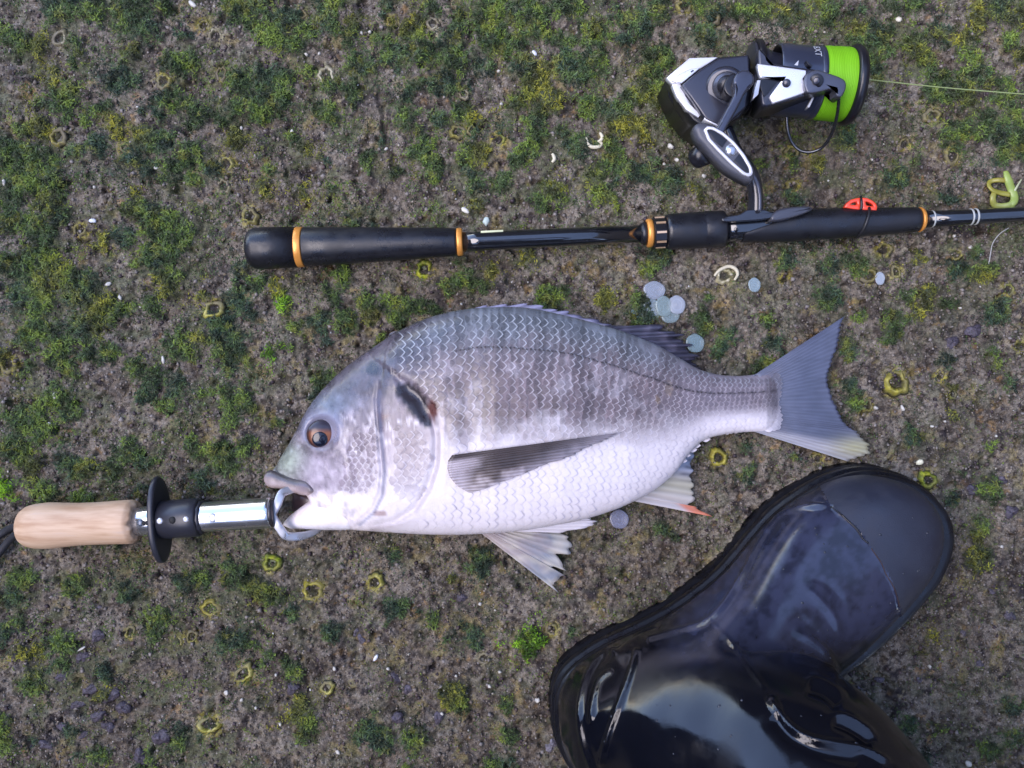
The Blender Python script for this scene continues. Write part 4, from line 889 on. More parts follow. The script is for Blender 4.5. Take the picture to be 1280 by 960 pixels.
# bail arm, screw, wire
plate('bail_arm', [(1006, 103), (1008, 94), (1014, 88), (1024, 87), (1036, 91), (1050, 96), (1057, 101), (1058, 109), (1055, 117), (1051, 121), (1045.5, 119), (1045, 111), (1036, 111.5), (1020, 115.5), (1010, 116), (1006.5, 110)], .060, .0712, m_rgrey, reel, bevel=2.2, smooth_n=3)
turned('screw', [(1020.5, 101, .070, 8.6), (1020.5, 101, .0718, 8.6), (1020.501, 101, .0721, 8)], m_rblack, reel, n=32)
turned('screw_head', [(1020.5, 101, .072, 5), (1020.5, 101, .0735, 4.6), (1020.501, 101, .0737, 3.6)], m_rdark, reel, n=6)
plate('line_roller', [(1044, 110), (1051, 110), (1051, 120), (1045, 119.5)], .055, .066, m_rblack, reel, bevel=1)
tube('bail_wire', [at(1049, 117, .064), at(1048.5, 124, .061), at(1047, 140, .052), at(1043, 158, .042), at(1037, 172, .034), at(1028, 184, .028), at(1014, 190, .024), at(1000, 188, .022), at(990, 178, .022), at(985, 164, .024), at(983.5, 148, .026), at(984, 135, .028)], .00105, mat('steel_wire', (.07, .075, .085), .2, metal=.8), reel, n=10)
plate('white_mark', [(1017, 118), (1019.5, 118), (1012, 134), (1009.5, 134)], .0525, .0590, m_white, reel, bevel=.3)
tri('white_triangle', [(993, 81), (998.5, 75), (997.5, 82)], .0675, m_white, reel)
plate('skirt_notch', [(1008, 75.5), (1016, 82), (1014.5, 84), (1010, 80)], .064, .0690, m_rblack, reel, bevel=.3)
# gear housing
plate('housing', [(834, 96), (862, 73), (898, 71), (936, 68), (939, 75), (939, 128), (925, 147), (900, 160), (880, 160), (866, 150), (848, 128)], .012, .052, m_rblack, reel, bevel=3)
plate('housing_rear', [(833.5, 96.5), (862, 72), (898, 71), (875, 86), (851, 104), (840, 105)], .050, .0560, m_silver2, reel, bevel=2)
plate('housing_band', [(839, 103), (850, 104), (857, 120), (866, 133), (876, 143), (873, 147), (858, 137), (846, 121)], .0495, .0552, m_silver2, reel, bevel=.8)
plate('rear_cover', [(840, 101), (848, 93), (862, 86), (875, 84.5), (868, 91), (852, 104)], .05, .0578, m_silver, reel, bevel=1.2)
plate('cover_slot', [(863.2, 89), (866.5, 87), (867.5, 88.5), (864.2, 90.5)], .057, .0582, m_rdark, reel, bevel=.3)
plate('side_plate', [(852, 106), (875, 87), (898, 72.5), (936, 68), (937, 84), (937, 110), (933, 134), (915, 150), (899, 157), (882, 149), (872, 134)], .04, .0605, m_rdark, reel, bevel=2.6)
plate('housing_trim', [(881, 146), (899, 155), (898, 158.5), (880, 149)], .05, .0600, m_silver2, reel, bevel=.6)
tube('lower_frame', [at(836, 100, .040), at(842, 120, .040), at(854, 140, .038), at(868, 158, .034), at(884, 172, .03)], [.0022, .0032, .0036, .0036, .003], m_rblack, reel, n=14)
turned('gear_boss', [(906, 109, .058, 25), (906, 109, .0620, 24), (906.001, 109, .0632, 22.5), (906.001, 109, .0636, 20)], m_rdark, reel, n=64)
turned('boss_ring', [(908, 107.5, .062, 18), (908, 107.5, .0690, 16.5), (908.001, 107.5, .0700, 15.5)], m_rgrey, reel, n=56)
turned('boss_cap', [(909, 107, .068, 13), (909, 107, .0745, 12.2), (909.001, 107, .0755, 11)], m_rblack, reel, n=48)
# crank
m_crank = mat('crank_grey', (.055, .06, .085), .27, metal=.45, coat=.2)
plate('crank_arm', [(918, 97), (922, 90), (929, 87), (937, 88), (943, 95), (942.5, 104), (937, 110), (932, 116), (926, 128), (918, 143), (909, 159), (903, 170), (893, 166), (899, 154), (907, 139), (915, 124), (919, 112), (917, 104)], .073, .0855, m_crank, reel, bevel=3.2, smooth_n=3)
plate('crank_root', [(909, 97), (919, 91), (924, 110), (916, 122), (905, 112)], .070, .080, m_rblack, reel, bevel=2, smooth_n=3)
# knob: paddle with two dark windows
kn = plate('knob', [(868, 163), (869, 156), (876, 152), (888, 153.5), (903, 161), (918, 173), (932, 190), (942, 206), (945, 216), (943, 224), (937, 227), (926, 222), (909, 212), (893, 197), (880, 182), (872, 173)], .074, .0860, mat('knob_soft_grey', (.065, .068, .085), .42, bump=[(1500, .2, .0002)]), reel, bevel=6.5, smooth_n=3)
rim_o = offset_to(np.array([(880, 162), (884, 157.5), (892, 158.5), (904, 165), (918, 177), (931, 193), (940, 209), (941.5, 217), (937, 221), (929, 218), (914, 205), (897, 188), (885, 175)], float), 64)
rim_i = offset_to(np.array([(884, 163), (886.5, 161.2), (892.5, 162.5), (903, 168.6), (916, 180), (928, 195.5), (936.5, 210), (937.5, 215.5), (935.5, 217), (930, 214.5), (916, 202), (899.5, 185.5), (888.5, 173.5)], float), 64)
ring_plate('knob_rim', rim_o, rim_i, .083, .0875, m_silver2, kn)
plate('knob_window', [(885, 162), (893, 163), (909, 175), (903, 184), (893, 176)], .084, .0866, m_rblack, kn, bevel=.4)
plate('knob_window', [(925, 191), (936, 211), (936, 215.5), (930, 213), (917, 201)], .084, .0866, m_rblack, kn, bevel=.4)
m_steel_k = mat('knob_steel', (.45, .46, .5), .25, metal=.8)
bp_ = np.array(at(914, 188, .0850)); cap_mesh('knob_bolt', bp_, .0042, .0028, m_steel_k, kn, lambda r, a: (.6, .6, .7), 10, 32)
turned('knob_stub', [(884, 190, .070, 15), (874, 196, .066, 13.5), (868, 199, .064, 12.5), (866, 200, .063, 10)], m_rblack, reel, n=32)
# stem and foot
m_stem = mat('reel_stem_black', (.018, .019, .026), .18, spec=.55, coat=.5)
tube('stem', [at(905, 160, .034), at(918, 190, .032), at(931, 208, .030), at(940, 222, .028), at(944, 240, .026), at(944, 266, .024)], [.0050, .0052, .0053, .0050, .0047, .0050], m_stem, reel, n=24, flat=1.3)
tube('stem_edge', [at(938, 214, .0385), at(946, 228, .0365), at(949.5, 245, .0345), at(949.5, 264, .0325)], .0014, mat('stem_edge_grey', (.09, .095, .12), .2, metal=.4), reel, n=10)
plate('reel_foot', [(905, 271.5), (925, 267.5), (935, 262), (956, 262), (968, 264.5), (1002, 258.5), (1004, 262), (985, 268), (955, 274), (930, 276), (905, 277)], .018, .0300, m_stem, reel, bevel=1.5, smooth_n=3)
plate('seat_hood', [(968, 264.5), (984, 259), (1010, 257.5), (1016, 262), (990, 272), (965, 276)], .014, .0312, mat('hood_grey', (.05, .052, .068), .3, coat=.2), rod, bevel=3, smooth_n=3)
# line leading off the spool
tube_line = tube('fishing_line', [at(1069, 97.5, .040), at(1100, 101, .033), at(1180, 109.5, .022), at(1290, 118.5, .012), at(1420, 128, .006)], .00042, mat('pale_line', (.28, .34, .14), .45), None, n=6)
tag(tube_line, 'pale yellow-green fishing line running from the spool off to the right', 'fishing line')

# ---------------- lip gripper ----------------
GA = np.array([(28, 658.5, .020), (165, 652, .026), (345, 640.5, .029)], float)
def gp(x): return (x, float(np.interp(x, GA[:, 0], GA[:, 1])), float(np.interp(x, GA[:, 0], GA[:, 2])))
def gs_(*a): return [(*gp(x), r) for x, r in a]
grip = thing('fish_gripper', 'fish lip gripper with wooden handle and steel tube clamped in the mouth of the fish', 'fish gripper', at(190, 650, 0))
m_steel = mat('brushed_steel', (.66, .66, .68), .20, metal=.95, rvar=(30, .14, .3))
m_gblk = mat('gripper_black_plastic', (.022, .023, .032), .38, spec=.5)
# wooden handle with grain
mw = mat('bare_wood', (.62, .40, .24), .5, spec=.4, bump=[(300, .2, .0004)])
n_ = mw.node_tree; g_ = n_.nodes.new('ShaderNodeNewGeometry'); mp = n_.nodes.new('ShaderNodeMapping'); mp.inputs['Scale'].default_value = (30, 260, 200)
tn = n_.nodes.new('ShaderNodeTexNoise'); tn.inputs['Scale'].default_value = 1; tn.inputs['Detail'].default_value = 6; rp = n_.nodes.new('ShaderNodeValToRGB')
rp.color_ramp.elements[0].position = .32; rp.color_ramp.elements[0].color = (.44, .27, .16, 1); rp.color_ramp.elements[1].position = .6; rp.color_ramp.elements[1].color = (.60, .42, .28, 1)
e_ = rp.color_ramp.elements.new(.8); e_.color = (.55, .42, .33, 1)
n_.links.new(g_.outputs['Position'], mp.inputs['Vector']); n_.links.new(mp.outputs[0], tn.inputs['Vector']); n_.links.new(tn.outputs['Fac'], rp.inputs['Fac']); n_.links.new(rp.outputs[0], n_.nodes['Principled BSDF'].inputs['Base Color'])
def handle():
    st = gs_((28, 9), (28.6, 16), (31, 22), (36, 25.5), (46, 28), (62, 29), (80, 27.6), (100, 26.4), (125, 26.4), (150, 27.2), (164, 27.4), (168, 26.4), (170.5, 23.5))
    P = np.array([at(*s[:3]) for s in st]); rr = np.array([s[3] * S * (H - s[2]) / H for s in st]); d, u, v = frame_of(P[-1] - P[0]); n = 56; th = np.arange(n) * 2 * np.pi / n
    RL = [p + r * (np.cos(th)[:, None] * u + np.sin(th)[:, None] * v) for p, r in zip(P, rr)]
    # chipped, uneven front rim
    j = (.0008 * np.abs(np.sin(th * 3.5 + .6)) + .0003 * np.sin(th * 11))[:, None]
    RL.append(P[-1] + d * j + rr[-1] * .985 * (np.cos(th)[:, None] * u + np.sin(th)[:, None] * v)); RL.append(P[-1] + d * (j + .0004) + rr[-1] * .85 * (np.cos(th)[:, None] * u + np.sin(th)[:, None] * v)); 
    return rings('wooden_handle', RL, mw, grip)
handle()
turned('steel_tube', gs_((160, 16.8), (161, 18), (196, 18), (334, 19.2), (338, 19.5), (340, 18.6), (340.5, 17), (330, 16)), m_steel, grip, n=56)
turned('tube_end_ring', gs_((338.5, 16), (339, 18), (343.5, 18.2), (344.5, 16), (344.5, 6)), mat('dark_ring', (.05, .045, .05), .25, metal=.5), grip, n=48)
dg_ = turned('disc_guard', gs_((196.2, 50), (196.6, 52.8), (198, 54), (201.5, 54), (203.2, 52.6), (203.6, 48)), m_gblk, grip, n=80)
_zc = gp(197)[2] - WL[dg_.name][2]
for v_ in dg_.data.vertices: v_.co.z = _zc + (v_.co.z - _zc) * .52      # the guard is oval
turned('collar', gs_((203, 22.5), (204, 24), (240, 24), (249, 23.5), (251, 22)), m_gblk, grip, n=56)
turned('collar_tab', gs_((250, 20), (251, 21.4), (254.5, 21), (255.5, 19.5)), m_gblk, grip, n=10)
m_hole = mat('dark_hole', (.004, .004, .005), .7)
def on_tube(x, r, off): # point on the upper side of the tube, off = units across
    px, py, z = gp(x); k = (H - z) / H; rr = r * S * k; o = off * S * k; return np.array(at(px, py + off, z)) + np.array((0, 0, math.sqrt(max(rr * rr - o * o, 0))))
def button(name, x, r, off, rad, m, h_=.0010):
    p = on_tube(x, r, off); return cap_mesh(name, p - np.array((0, 0, .0002)), rad * S * .94, h_, m, grip, lambda q, a: (.5, .5, .5), 6, 24)
button('slot', 183, 18, 0, 4.4, mat('grey_slot', (.10, .12, .16), .3, metal=.4)); button('hole', 187, 18, .5, 3.2, m_hole, .0011); button('hole', 190.5, 18, .5, 3, m_hole, .0011)
button('rivet', 209, 24, -1.5, 4.0, m_silver); button('hole', 224.5, 24, -1.5, 4.6, m_hole, .0011); button('rivet', 241, 24, -1.5, 3.6, m_silver)
button('dimple', 272, 18.6, -.5, 5.6, mat('grey_dimple', (.25, .27, .31), .3, metal=.6), .0004)
# steel jaws
def bar(name, pts, w, h, m, parent, n=12):
    P = resample(np.array([at(*p) for p in pts]), 60)
    for _ in range(14): P[1:-1] = (P[:-2] + P[1:-1] * 2 + P[2:]) / 4
    T = np.gradient(P, axis=0); T /= np.linalg.norm(T, axis=1)[:, None]
    RL = []; ws = np.interp(np.linspace(0, 1, len(P)), np.linspace(0, 1, len(w)), w)
    for p, t, wi in zip(P, T, ws):
        s_ = np.cross(t, (0, 0, 1.)); s_ /= np.linalg.norm(s_); u_ = np.cross(s_, t); c = []
        for a in (np.arange(16) + .5) / 16 * 2 * np.pi:
            ca, sa = math.cos(a), math.sin(a); c.append(p + s_ * wi * np.sign(ca) * abs(ca) ** .45 + u_ * h * np.sign(sa) * abs(sa) ** .45)
        RL.append(np.array(c))
    return rings(name, RL, m, parent)
m_jaw = mat('worn_steel', (.50, .50, .53), .34, metal=.75, rvar=(200, .25, .5))
bar('upper_jaw', [(339, 645, .031), (347, 630, .031), (352, 616, .028), (366, 611, .023), (388, 612, .020)], [.0026, .0028, .0028, .0024, .0018], .0014, m_jaw, grip)
bar('lower_jaw', [(339, 640, .031), (346, 655, .031), (357, 671, .029), (374, 671, .025), (392, 666, .018), (404, 658, .012)], [.0022, .0028, .0028, .0028, .0022, .0014], .0014, m_jaw, grip)
# lanyard
m_cord = mat('black_cord', (.014, .015, .020), .6, bump=[(1800, .6, .0004)])
ly = thing('lanyard', 'black cord loop tied to the end of the wooden gripper handle', 'cord', at(10, 668, 0))
tube('cord_strand', [at(34, 656, .019), at(24, 657, .016), at(12, 661, .009), at(-2, 670, .0065), at(-30, 690, .006), at(-80, 735, .006)], .0026, m_cord, ly, n=14)
tube('cord_strand', [at(34, 664, .018), at(24, 666, .013), at(12, 675, .008), at(0, 690, .0065), at(-14, 706, .006), at(-60, 760, .006)], .0026, m_cord, ly, n=14)
# ---------------- boot ----------------
BO = np.array((740., 990.)); Ba = np.array((.777, -.630)); Bn = np.array((.630, .777))
def bpx(s, w): s = np.asarray(s, float); w = np.asarray(w, float); return BO[0] + s * Ba[0] + w * Bn[0], BO[1] + s * Ba[1] + w * Bn[1]
OL = [(0, -50), (8, -86), (26, -114), (48, -136), (76, -147), (120, -145), (166, -134), (200, -126), (236, -121), (289, -120), (324, -125), (353, -131), (397, -137), (448, -133), (493, -120), (527, -97), (552, -61), (560, -25),
      (555, 8), (534, 35), (500, 55), (460, 65), (420, 71), (380, 74), (342, 73), (300, 65), (260, 52), (220, 40), (170, 28), (120, 22), (60, 12), (26, -3), (8, -20)]
outl = catmull(OL, 8, True)
boot = thing('rubber_boot', 'wet black rubber boot of the photographer standing beside the tail of the fish', 'boot', (*np.array(at(*bpx(250, -45), 0))[:2], 0))
m_sole = mat('black_rubber_sole', (.005, .0055, .009), .33, spec=.5, bump=[(900, .3, .0004)], rvar=(80, .22, .5))
BZ = .03
def sole():
    RL = []
    prof = [(-2, .000), (0, .003), (0, .0085), (2.2, .0095), (2.4, .0125), (.3, .0140), (0, .0195), (1.2, .0215), (4.5, .0225), (5.2, .0250), (3.4, .0268), (3.0, .0300), (4.2, .0318), (8, .0326), (9, .0345), (7.4, .0362), (7.6, .0385), (10, .0400), (16, .0405)]
    for ins, z in prof:
        q = inset(outl, ins * (1 if ins > 0 else 1)); px, py = bpx(q[:, 0], q[:, 1]); w_ = atn(px, py, .015); w_[:, 2] = z; RL.append(w_)
    # reversed so faces look outwards
    A = .5 * np.sum(RL[1][:, 0] * np.roll(RL[1][:, 1], -1) - np.roll(RL[1][:, 0], -1) * RL[1][:, 1])
    if A > 0: RL = [r[::-1] for r in RL]
    return rings('sole', RL, m_sole, boot)
sole()
# last and shaft, fused by a fine voxel remesh
hs = np.array([(-2, .040), (6, .055), (20, .070), (60, .092), (110, .105), (160, .112), (210, .112), (250, .106), (290, .096), (340, .084), (390, .0755), (440, .0705), (490, .066), (520, .061), (540, .054), (551, .046), (556, .040)])
def wl_wr(s):
    q = inset(outl, 11.5); L = q[q[:, 1] < -24]; Rr = q[q[:, 1] >= -24]; 
    return None
_in = inset(catmull(OL, 12, True), 11.0)
i_tip = np.argmax(_in[:, 0]); i_heel = np.argmin(_in[:, 0])
n_all = len(_in); seq = np.roll(_in, -i_heel, 0); it = (i_tip - i_heel) % n_all
Lc = seq[:it + 1]; Rc = np.r_[seq[it:], seq[:1]][::-1]
ss = np.r_[np.linspace(Lc[0, 0] + .3, 30, 14), np.linspace(34, 520, 90), np.linspace(523, Lc[-1, 0] - .3, 22)]
wl = np.interp(ss, np.maximum.accumulate(Lc[:, 0]), Lc[:, 1]); wr = np.interp(ss, np.maximum.accumulate(Rc[:, 0]), Rc[:, 1])
RL = []; nth = 64; th = np.arange(nth) * 2 * np.pi / nth
for s, a, b_ in zip(ss, wl, wr):
    c = (a + b_) / 2; hw = (b_ - a) / 2; h_ = np.interp(s, hs[:, 0], hs[:, 1]); zm = .034
    cs, sn = np.cos(th), np.sin(th); e = np.interp(s, [0, 250, 400, 560], [.80, .80, .72, .66])
    yy = c + hw * np.sign(cs) * np.abs(cs) ** .82
    skew = np.interp(s, [200, 300, 450], [0, .10, .05])
    zz = np.where(sn > 0, zm + (h_ - zm) * np.abs(sn) ** e * (1 + skew * -cs), zm - .016 * np.abs(sn) ** .5)
    px, py = bpx(np.full(nth, s), yy); w_ = atn(px, py, .03); w_[:, 2] = zz; RL.append(w_)
foot = rings('upper', RL, m_sole, None)
SH = [(812, 862, .045, .054), (832, 858, .066, .056), (888, 868, .086, .062), (934, 896, .108, .066), (974, 950, .132, .064), (1016, 1014, .158, .065), (1075, 1085, .195, .068), (1140, 1165, .25, .072), (1230, 1275, .35, .078)]
SP = catmull(np.array([(*at(a, b_, 0.)[:2], z) for a, b_, z, r in SH]), 8); SR = np.interp(np.linspace(0, 1, len(SP)), np.linspace(0, 1, len(SH)), [q[3] for q in SH])
T = np.gradient(SP, axis=0); T /= np.linalg.norm(T, axis=1)[:, None]; RL = []; aa = np.arange(72) * 2 * np.pi / 72; uu = np.array((.75, .66, 0.))
for p, t, r in zip(SP, T, SR):
    uu = uu - t * uu.dot(t); uu /= np.linalg.norm(uu); vv_ = np.cross(t, uu); RL.append(p + r * (np.cos(aa)[:, None] * uu + 1.0 * np.sin(aa)[:, None] * vv_))
shaft = rings('shaft', RL, m_sole, None)
def fix(o):
    bm = bmesh.new(); bm.from_mesh(o.data); bmesh.ops.recalc_face_normals(bm, faces=bm.faces); bm.to_mesh(o.data); bm.free()
fix(foot); fix(shaft); fused = joined('upper', [foot, shaft])
md = fused.modifiers.new('r', 'REMESH'); md.mode = 'VOXEL'; md.voxel_size = .0016; md.use_smooth_shade = True
sm = fused.modifiers.new('s', 'SMOOTH'); sm.factor = .6; sm.iterations = 70
dg = bpy.context.evaluated_depsgraph_get(); em = bpy.data.meshes.new_from_object(fused.evaluated_get(dg))
nv = len(em.vertices); co = np.empty(nv * 3, np.float32); em.vertices.foreach_get('co', co); co = co.reshape(-1, 3).astype(float)
no = np.empty(nv * 3, np.float32); em.vertices.foreach_get('normal', no); no = no.reshape(-1, 3).astype(float)
fc = np.empty(len(em.polygons) * 4, np.int32)
co += WL[fused.name]; em.polygons.foreach_get('vertices', fc); fc = fc.reshape(-1, 4)
bpy.data.objects.remove(fused)
print('boot', nv)
kk = H / (H - co[:, 2]); ix = 640 + co[:, 0] / S * kk; iy = 480 - co[:, 1] / S * kk
upm = (no[:, 2] > -.2)
dis = np.zeros(nv)
def ridge(pts, amp, wid, soft=.12, one=0, zr=(.03, .5)):
    global dis
    P = catmull(pts, 5); d, t, s = poly_dist(ix, iy, P); env = sstep(0, soft, t) * sstep(1, 1 - soft, t) if soft else 1
    f = np.exp(-(d / wid) ** 2)
    if one: f = f + one * np.exp(-((d * s * one / abs(one) - wid * 1.8) / (wid * 1.4)) ** 2) * -abs(.7)
    dis = dis + amp * f * env * upm * (co[:, 2] > zr[0]) * (co[:, 2] < zr[1])
# creases over the instep
ridge([(1003, 732), (1018, 744), (1034, 760), (1046, 780), (1052, 806)], .0017, 5, .35); ridge([(1000, 727), (1018, 723), (1036, 732), (1050, 748), (1058, 766)], -.0009, 5, .4)
ridge([(988, 790), (1008, 797), (1028, 812), (1040, 834), (1046, 856)], .0024, 6, .3); ridge([(984, 778), (1000, 776), (1012, 784), (1030, 800)], -.0008, 6, .4)
ridge([(1006, 845), (1022, 849), (1040, 858), (1058, 872)], .0022, 5.5, .3); ridge([(1010, 860), (1030, 868), (1050, 884)], -.0022, 7)
ridge([(1036, 888), (1060, 896), (1082, 909), (1100, 926)], .0022, 4.5, .3); ridge([(1040, 902), (1066, 912), (1092, 930)], -.0020, 7)
ridge([(960, 870), (985, 905), (1010, 922), (1045, 930), (1080, 936), (1115, 956)], .0024, 4, .08); ridge([(965, 892), (990, 922), (1030, 940), (1080, 950)], -.0022, 10)
ridge([(884, 775), (912, 800), (935, 830), (958, 862)], .0008, 3)

# side seam of the foxing and heel spur ribs
ridge([(1037, 632), (1005, 634), (975, 645), (950, 678), (925, 725), (900, 762), (876, 780), (842, 790), (805, 800)], .0020, 3.2, .03)
ridge([(797, 808), (790, 835), (775, 880), (758, 925), (750, 960)], .0020, 3.0, .08)
ridge([(772, 813), (750, 822), (732, 850), (725, 890), (730, 930), (742, 965)], .0022, 3.2, .05); ridge([(766, 838), (750, 850), (742, 875), (740, 905)], .0018, 3.0, .12)
ridge([(716, 845), (702, 870), (700, 900), (706, 935)], .0016, 3.5, .1)
# puckers in the leg rubber
nz = fbm(ix / 60, iy / 60, 230, 2); dis += .0016 * (nz - .5) * sstep(.05, .1, co[:, 2])
# toe cap stands slightly proud
SEAM = catmull([(1000, 560), (1037, 632), (1067, 658), (1090, 690), (1110, 722), (1124, 763), (1140, 830)], 6)
d, t, s = poly_dist(ix, iy, SEAM); sgn = -d * s   # positive towards the toe
capm = (sgn > 0) & (ix > 1000) & (iy < 800)
dis += np.where(capm, .0007, 0) * (co[:, 2] < .12)
co2 = co + no * dis[:, None]
m_upper = mat('wet_black_rubber', None, .2, spec=.5, coat=0, rvar=(38, .07, .26), bump=[(55, .10, .0012), (1400, .08, .0002)])
m_toe = mat('toe_cap_rubber', (.018, .021, .036), .38, spec=.7, rvar=(60, .34, .55), bump=[(1500, .35, .0003), (320, .15, .0004)])
sheen_noise = fbm(ix / 26, iy / 26, 240, 4, .6); dr2 = fbm(ix / 7, iy / 7, 246, 3)
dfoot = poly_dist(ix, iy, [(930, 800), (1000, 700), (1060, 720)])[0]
sky_sheen = sstep(118, 60, dfoot + 60 * (sheen_noise - .5)) * sstep(.12, .075, co[:, 2])
cu_ = mix(np.array((.0025, .003, .006)), np.array((.026, .030, .056)), sky_sheen * (.45 + .7 * sstep(.35, .6, sheen_noise * .7 + dr2 * .3)))  # bluish sky sheen painted into the forefoot colour, leg kept near black
fcap = capm[fc].all(1) & (co[fc][:, :, 2].mean(1) < .12)
used = np.unique(fc[~fcap]); remap = np.full(nv, -1); remap[used] = np.arange(len(used))
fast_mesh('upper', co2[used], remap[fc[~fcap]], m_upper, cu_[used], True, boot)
used = np.unique(fc[fcap]); remap = np.full(nv, -1); remap[used] = np.arange(len(used))
fast_mesh('toe_cap', co2[used], remap[fc[fcap]], m_toe, None, True, boot)
# brown glue line along the toe cap seam
def on_boot(px, py):
    k = np.argmax(np.exp(-((ix - px) ** 2 + (iy - py) ** 2) / 6) * (no[:, 2] > .1) + 1e-9 * co[:, 2]); return co2[k] + np.array((0, 0, .0002))
tube('glue_seam', [on_boot(*p) for p in [(1088, 686), (1094, 695), (1101, 706), (1108, 718), (1114, 731), (1119, 744), (1123, 757)]], .0003, mat('brown_glue', (.05, .028, .022), .5), boot, n=6)
tube('seam_bead', [on_boot(*p) for p in [(1038, 634), (1050, 642), (1060, 651), (1069, 661), (1077, 671), (1084, 680)]], .0006, m_sole, boot, n=6)
# beads of water
def drops(n):
    q = np.random.default_rng(11); V = []; F = []; k = 0; m = 10
    cand = np.nonzero((no[:, 2] > .55) & (ix > 720) & (ix < 1170) & (iy > 600) & (iy < 955))[0]
    for v in q.choice(cand, n):
        r = q.uniform(.0003, .0008); c = co2[v]; nn = no[v]; d, u, w_ = frame_of(nn + 1e-4); s_ = q.uniform(.8, 1.6)
        for f, h_ in ((1, -.15), (.8, .3), (.4, .5)):
            for a in np.arange(m) * 2 * np.pi / m: V.append(c + r * f * (math.cos(a) * u * s_ + math.sin(a) * w_) + d * r * h_)
        V.append(c + d * r * .56)
        for j in range(2): F += [[k + j * m + i, k + j * m + (i + 1) % m, k + (j + 1) * m + (i + 1) % m, k + (j + 1) * m + i] for i in range(m)]
        F += [[k + 2 * m + i, k + 2 * m + (i + 1) % m, k + 3 * m] for i in range(m)]; k += 3 * m + 1
    o = mesh('water_drops', np.array(V), F, mat('water_bead', (.02, .024, .035), .03, spec=.6), boot); o['kind'] = 'stuff'
    fix(o)
drops(55)
# ---------------- barnacles, shells, pebbles, loose scales ----------------
def region(px, py):
    if py < 300:
        if px < 300: return 'in the moss left of the rod butt'
        if px < 560: return 'on the ground above the rear grip of the rod'
        if px < 830: return 'on the ground between rear grip and reel'
        if px < 1080: return 'close around the reel'
        return 'on the ground right of the spool'
    if py < 700:
        if px < 340: return 'on the ground left of the fish head'
        if px < 900 and py < 470: return 'between the rod and the back of the fish'
        if px > 1040: return 'on the ground right of the tail fin'
        return 'on the ground between tail fin and boot'
    if px < 340: return 'on the ground below the wooden handle'
    if px < 700: return 'on the ground below the belly of the fish'
    return 'on the ground right of the boot'
m_barn = mat('barnacle_shell', None, .55, spec=.4, bump=[(1500, .4, .0003)])
def barnacle(px, py, r, kind, label=None):
    rr = r * S * .98; n = 30; seed = int(px * 7 + py); q = np.random.default_rng(seed); z = float(hgt(np.array(px), np.array(py))) + .0003
    c = np.array(at(px, py, z)); a = np.arange(n) * 2 * np.pi / n
    irr = 1 + sum(q.uniform(.02, .09) * np.sin(k_ * a + q.uniform(0, 6.28)) for k_ in (2, 3, 4, 7)) + q.uniform(-.07, .07, n); e = q.uniform(.72, 1.0); tilt = q.uniform(-.35, .35, 2); rot = q.uniform(0, 3.14)
    gap = q.uniform(0, 6.28); gw = {'h': .95, 'd': .8}.get(kind, q.uniform(0, .75)) if label else q.uniform(.55, 1.0)
    broken = 1 - gw * (.5 + .5 * np.cos(a - (math.pi / 2 + q.uniform(-.9, .9) if kind == 'h' else gap))) ** 1.5; broken = broken * q.uniform(.75, 1.1, n)
    thin = .5 + .5 * broken
    prof = [(1.30, -.0014), (1.04, .0004), (.92, .0014), (.80, .0020), (.68, .0016), (.52, .0002), (.40, -.0016)]; hsc = rr / .0055
    RLs = []; CS = []
    hue = {'y': ((.30, .27, .03), (.52, .46, .07)), 'p': ((.42, .38, .20), (.66, .61, .42)), 'h': ((.36, .34, .04), (.62, .57, .16)), 'b': ((.24, .30, .01), (.46, .47, .03)), 'd': ((.18, .15, .04), (.32, .27, .08))}[kind]
    mx = sstep(.3, .7, np.array([vnoise(np.array(i_ * .45), np.array(seed * .37), 300) for i_ in range(n)]))
    for k, (f, zz) in enumerate(prof):
        hh = zz * hsc * (broken if 0 < k < 6 else 1); ff = f if k < 3 else .95 - (.95 - f) * (.35 + .65 * thin)
        x0 = rr * ff * irr * np.cos(a); y0 = rr * ff * irr * e * np.sin(a); x = x0 * math.cos(rot) - y0 * math.sin(rot); y = x0 * math.sin(rot) + y0 * math.cos(rot)
        RLs.append(np.stack([c[0] + x, c[1] + y, c[2] + hh + tilt[0] * x * .5 + tilt[1] * y * .5 + q.uniform(-.0002, .0002, n)], -1))
        cc = mix(np.array(hue[0]), np.array(hue[1]), mx * (1 if 1 < k < 5 else .4)) * q.uniform(.50, .98, (n, 1))
        cc = cc if label else mix(cc * .8, np.array((.12, .10, .06)), .8 * q.random(n))
        cc = mix(cc, np.array((.11, .09, .06)), .85 * (1 - broken).clip(0, 1) ** .7)
        if k == 0: cc = cc * .35 + .06
        if k >= 5: cc = np.tile((.03, .025, .018), (n, 1)) if k == 6 else cc * .4
        CS.append(cc)
    o = rings('barnacle', RLs, m_barn, None, True, np.concatenate(CS), origin=c)
    if label: tag(o, label, 'barnacle')
    else: tag(o, {'y': 'small yellow barnacle shell ', 'p': 'small pale barnacle shell ', 'h': 'broken yellow barnacle rim ', 'b': 'bright yellow-green barnacle shell ', 'd': 'small dull brown-yellow barnacle shell '}[kind] + region(px, py), 'barnacle', 'barnacles ' + region(px, py))
    return o
for b in NAMED: barnacle(*b)
for a in BARN: barnacle(*a)
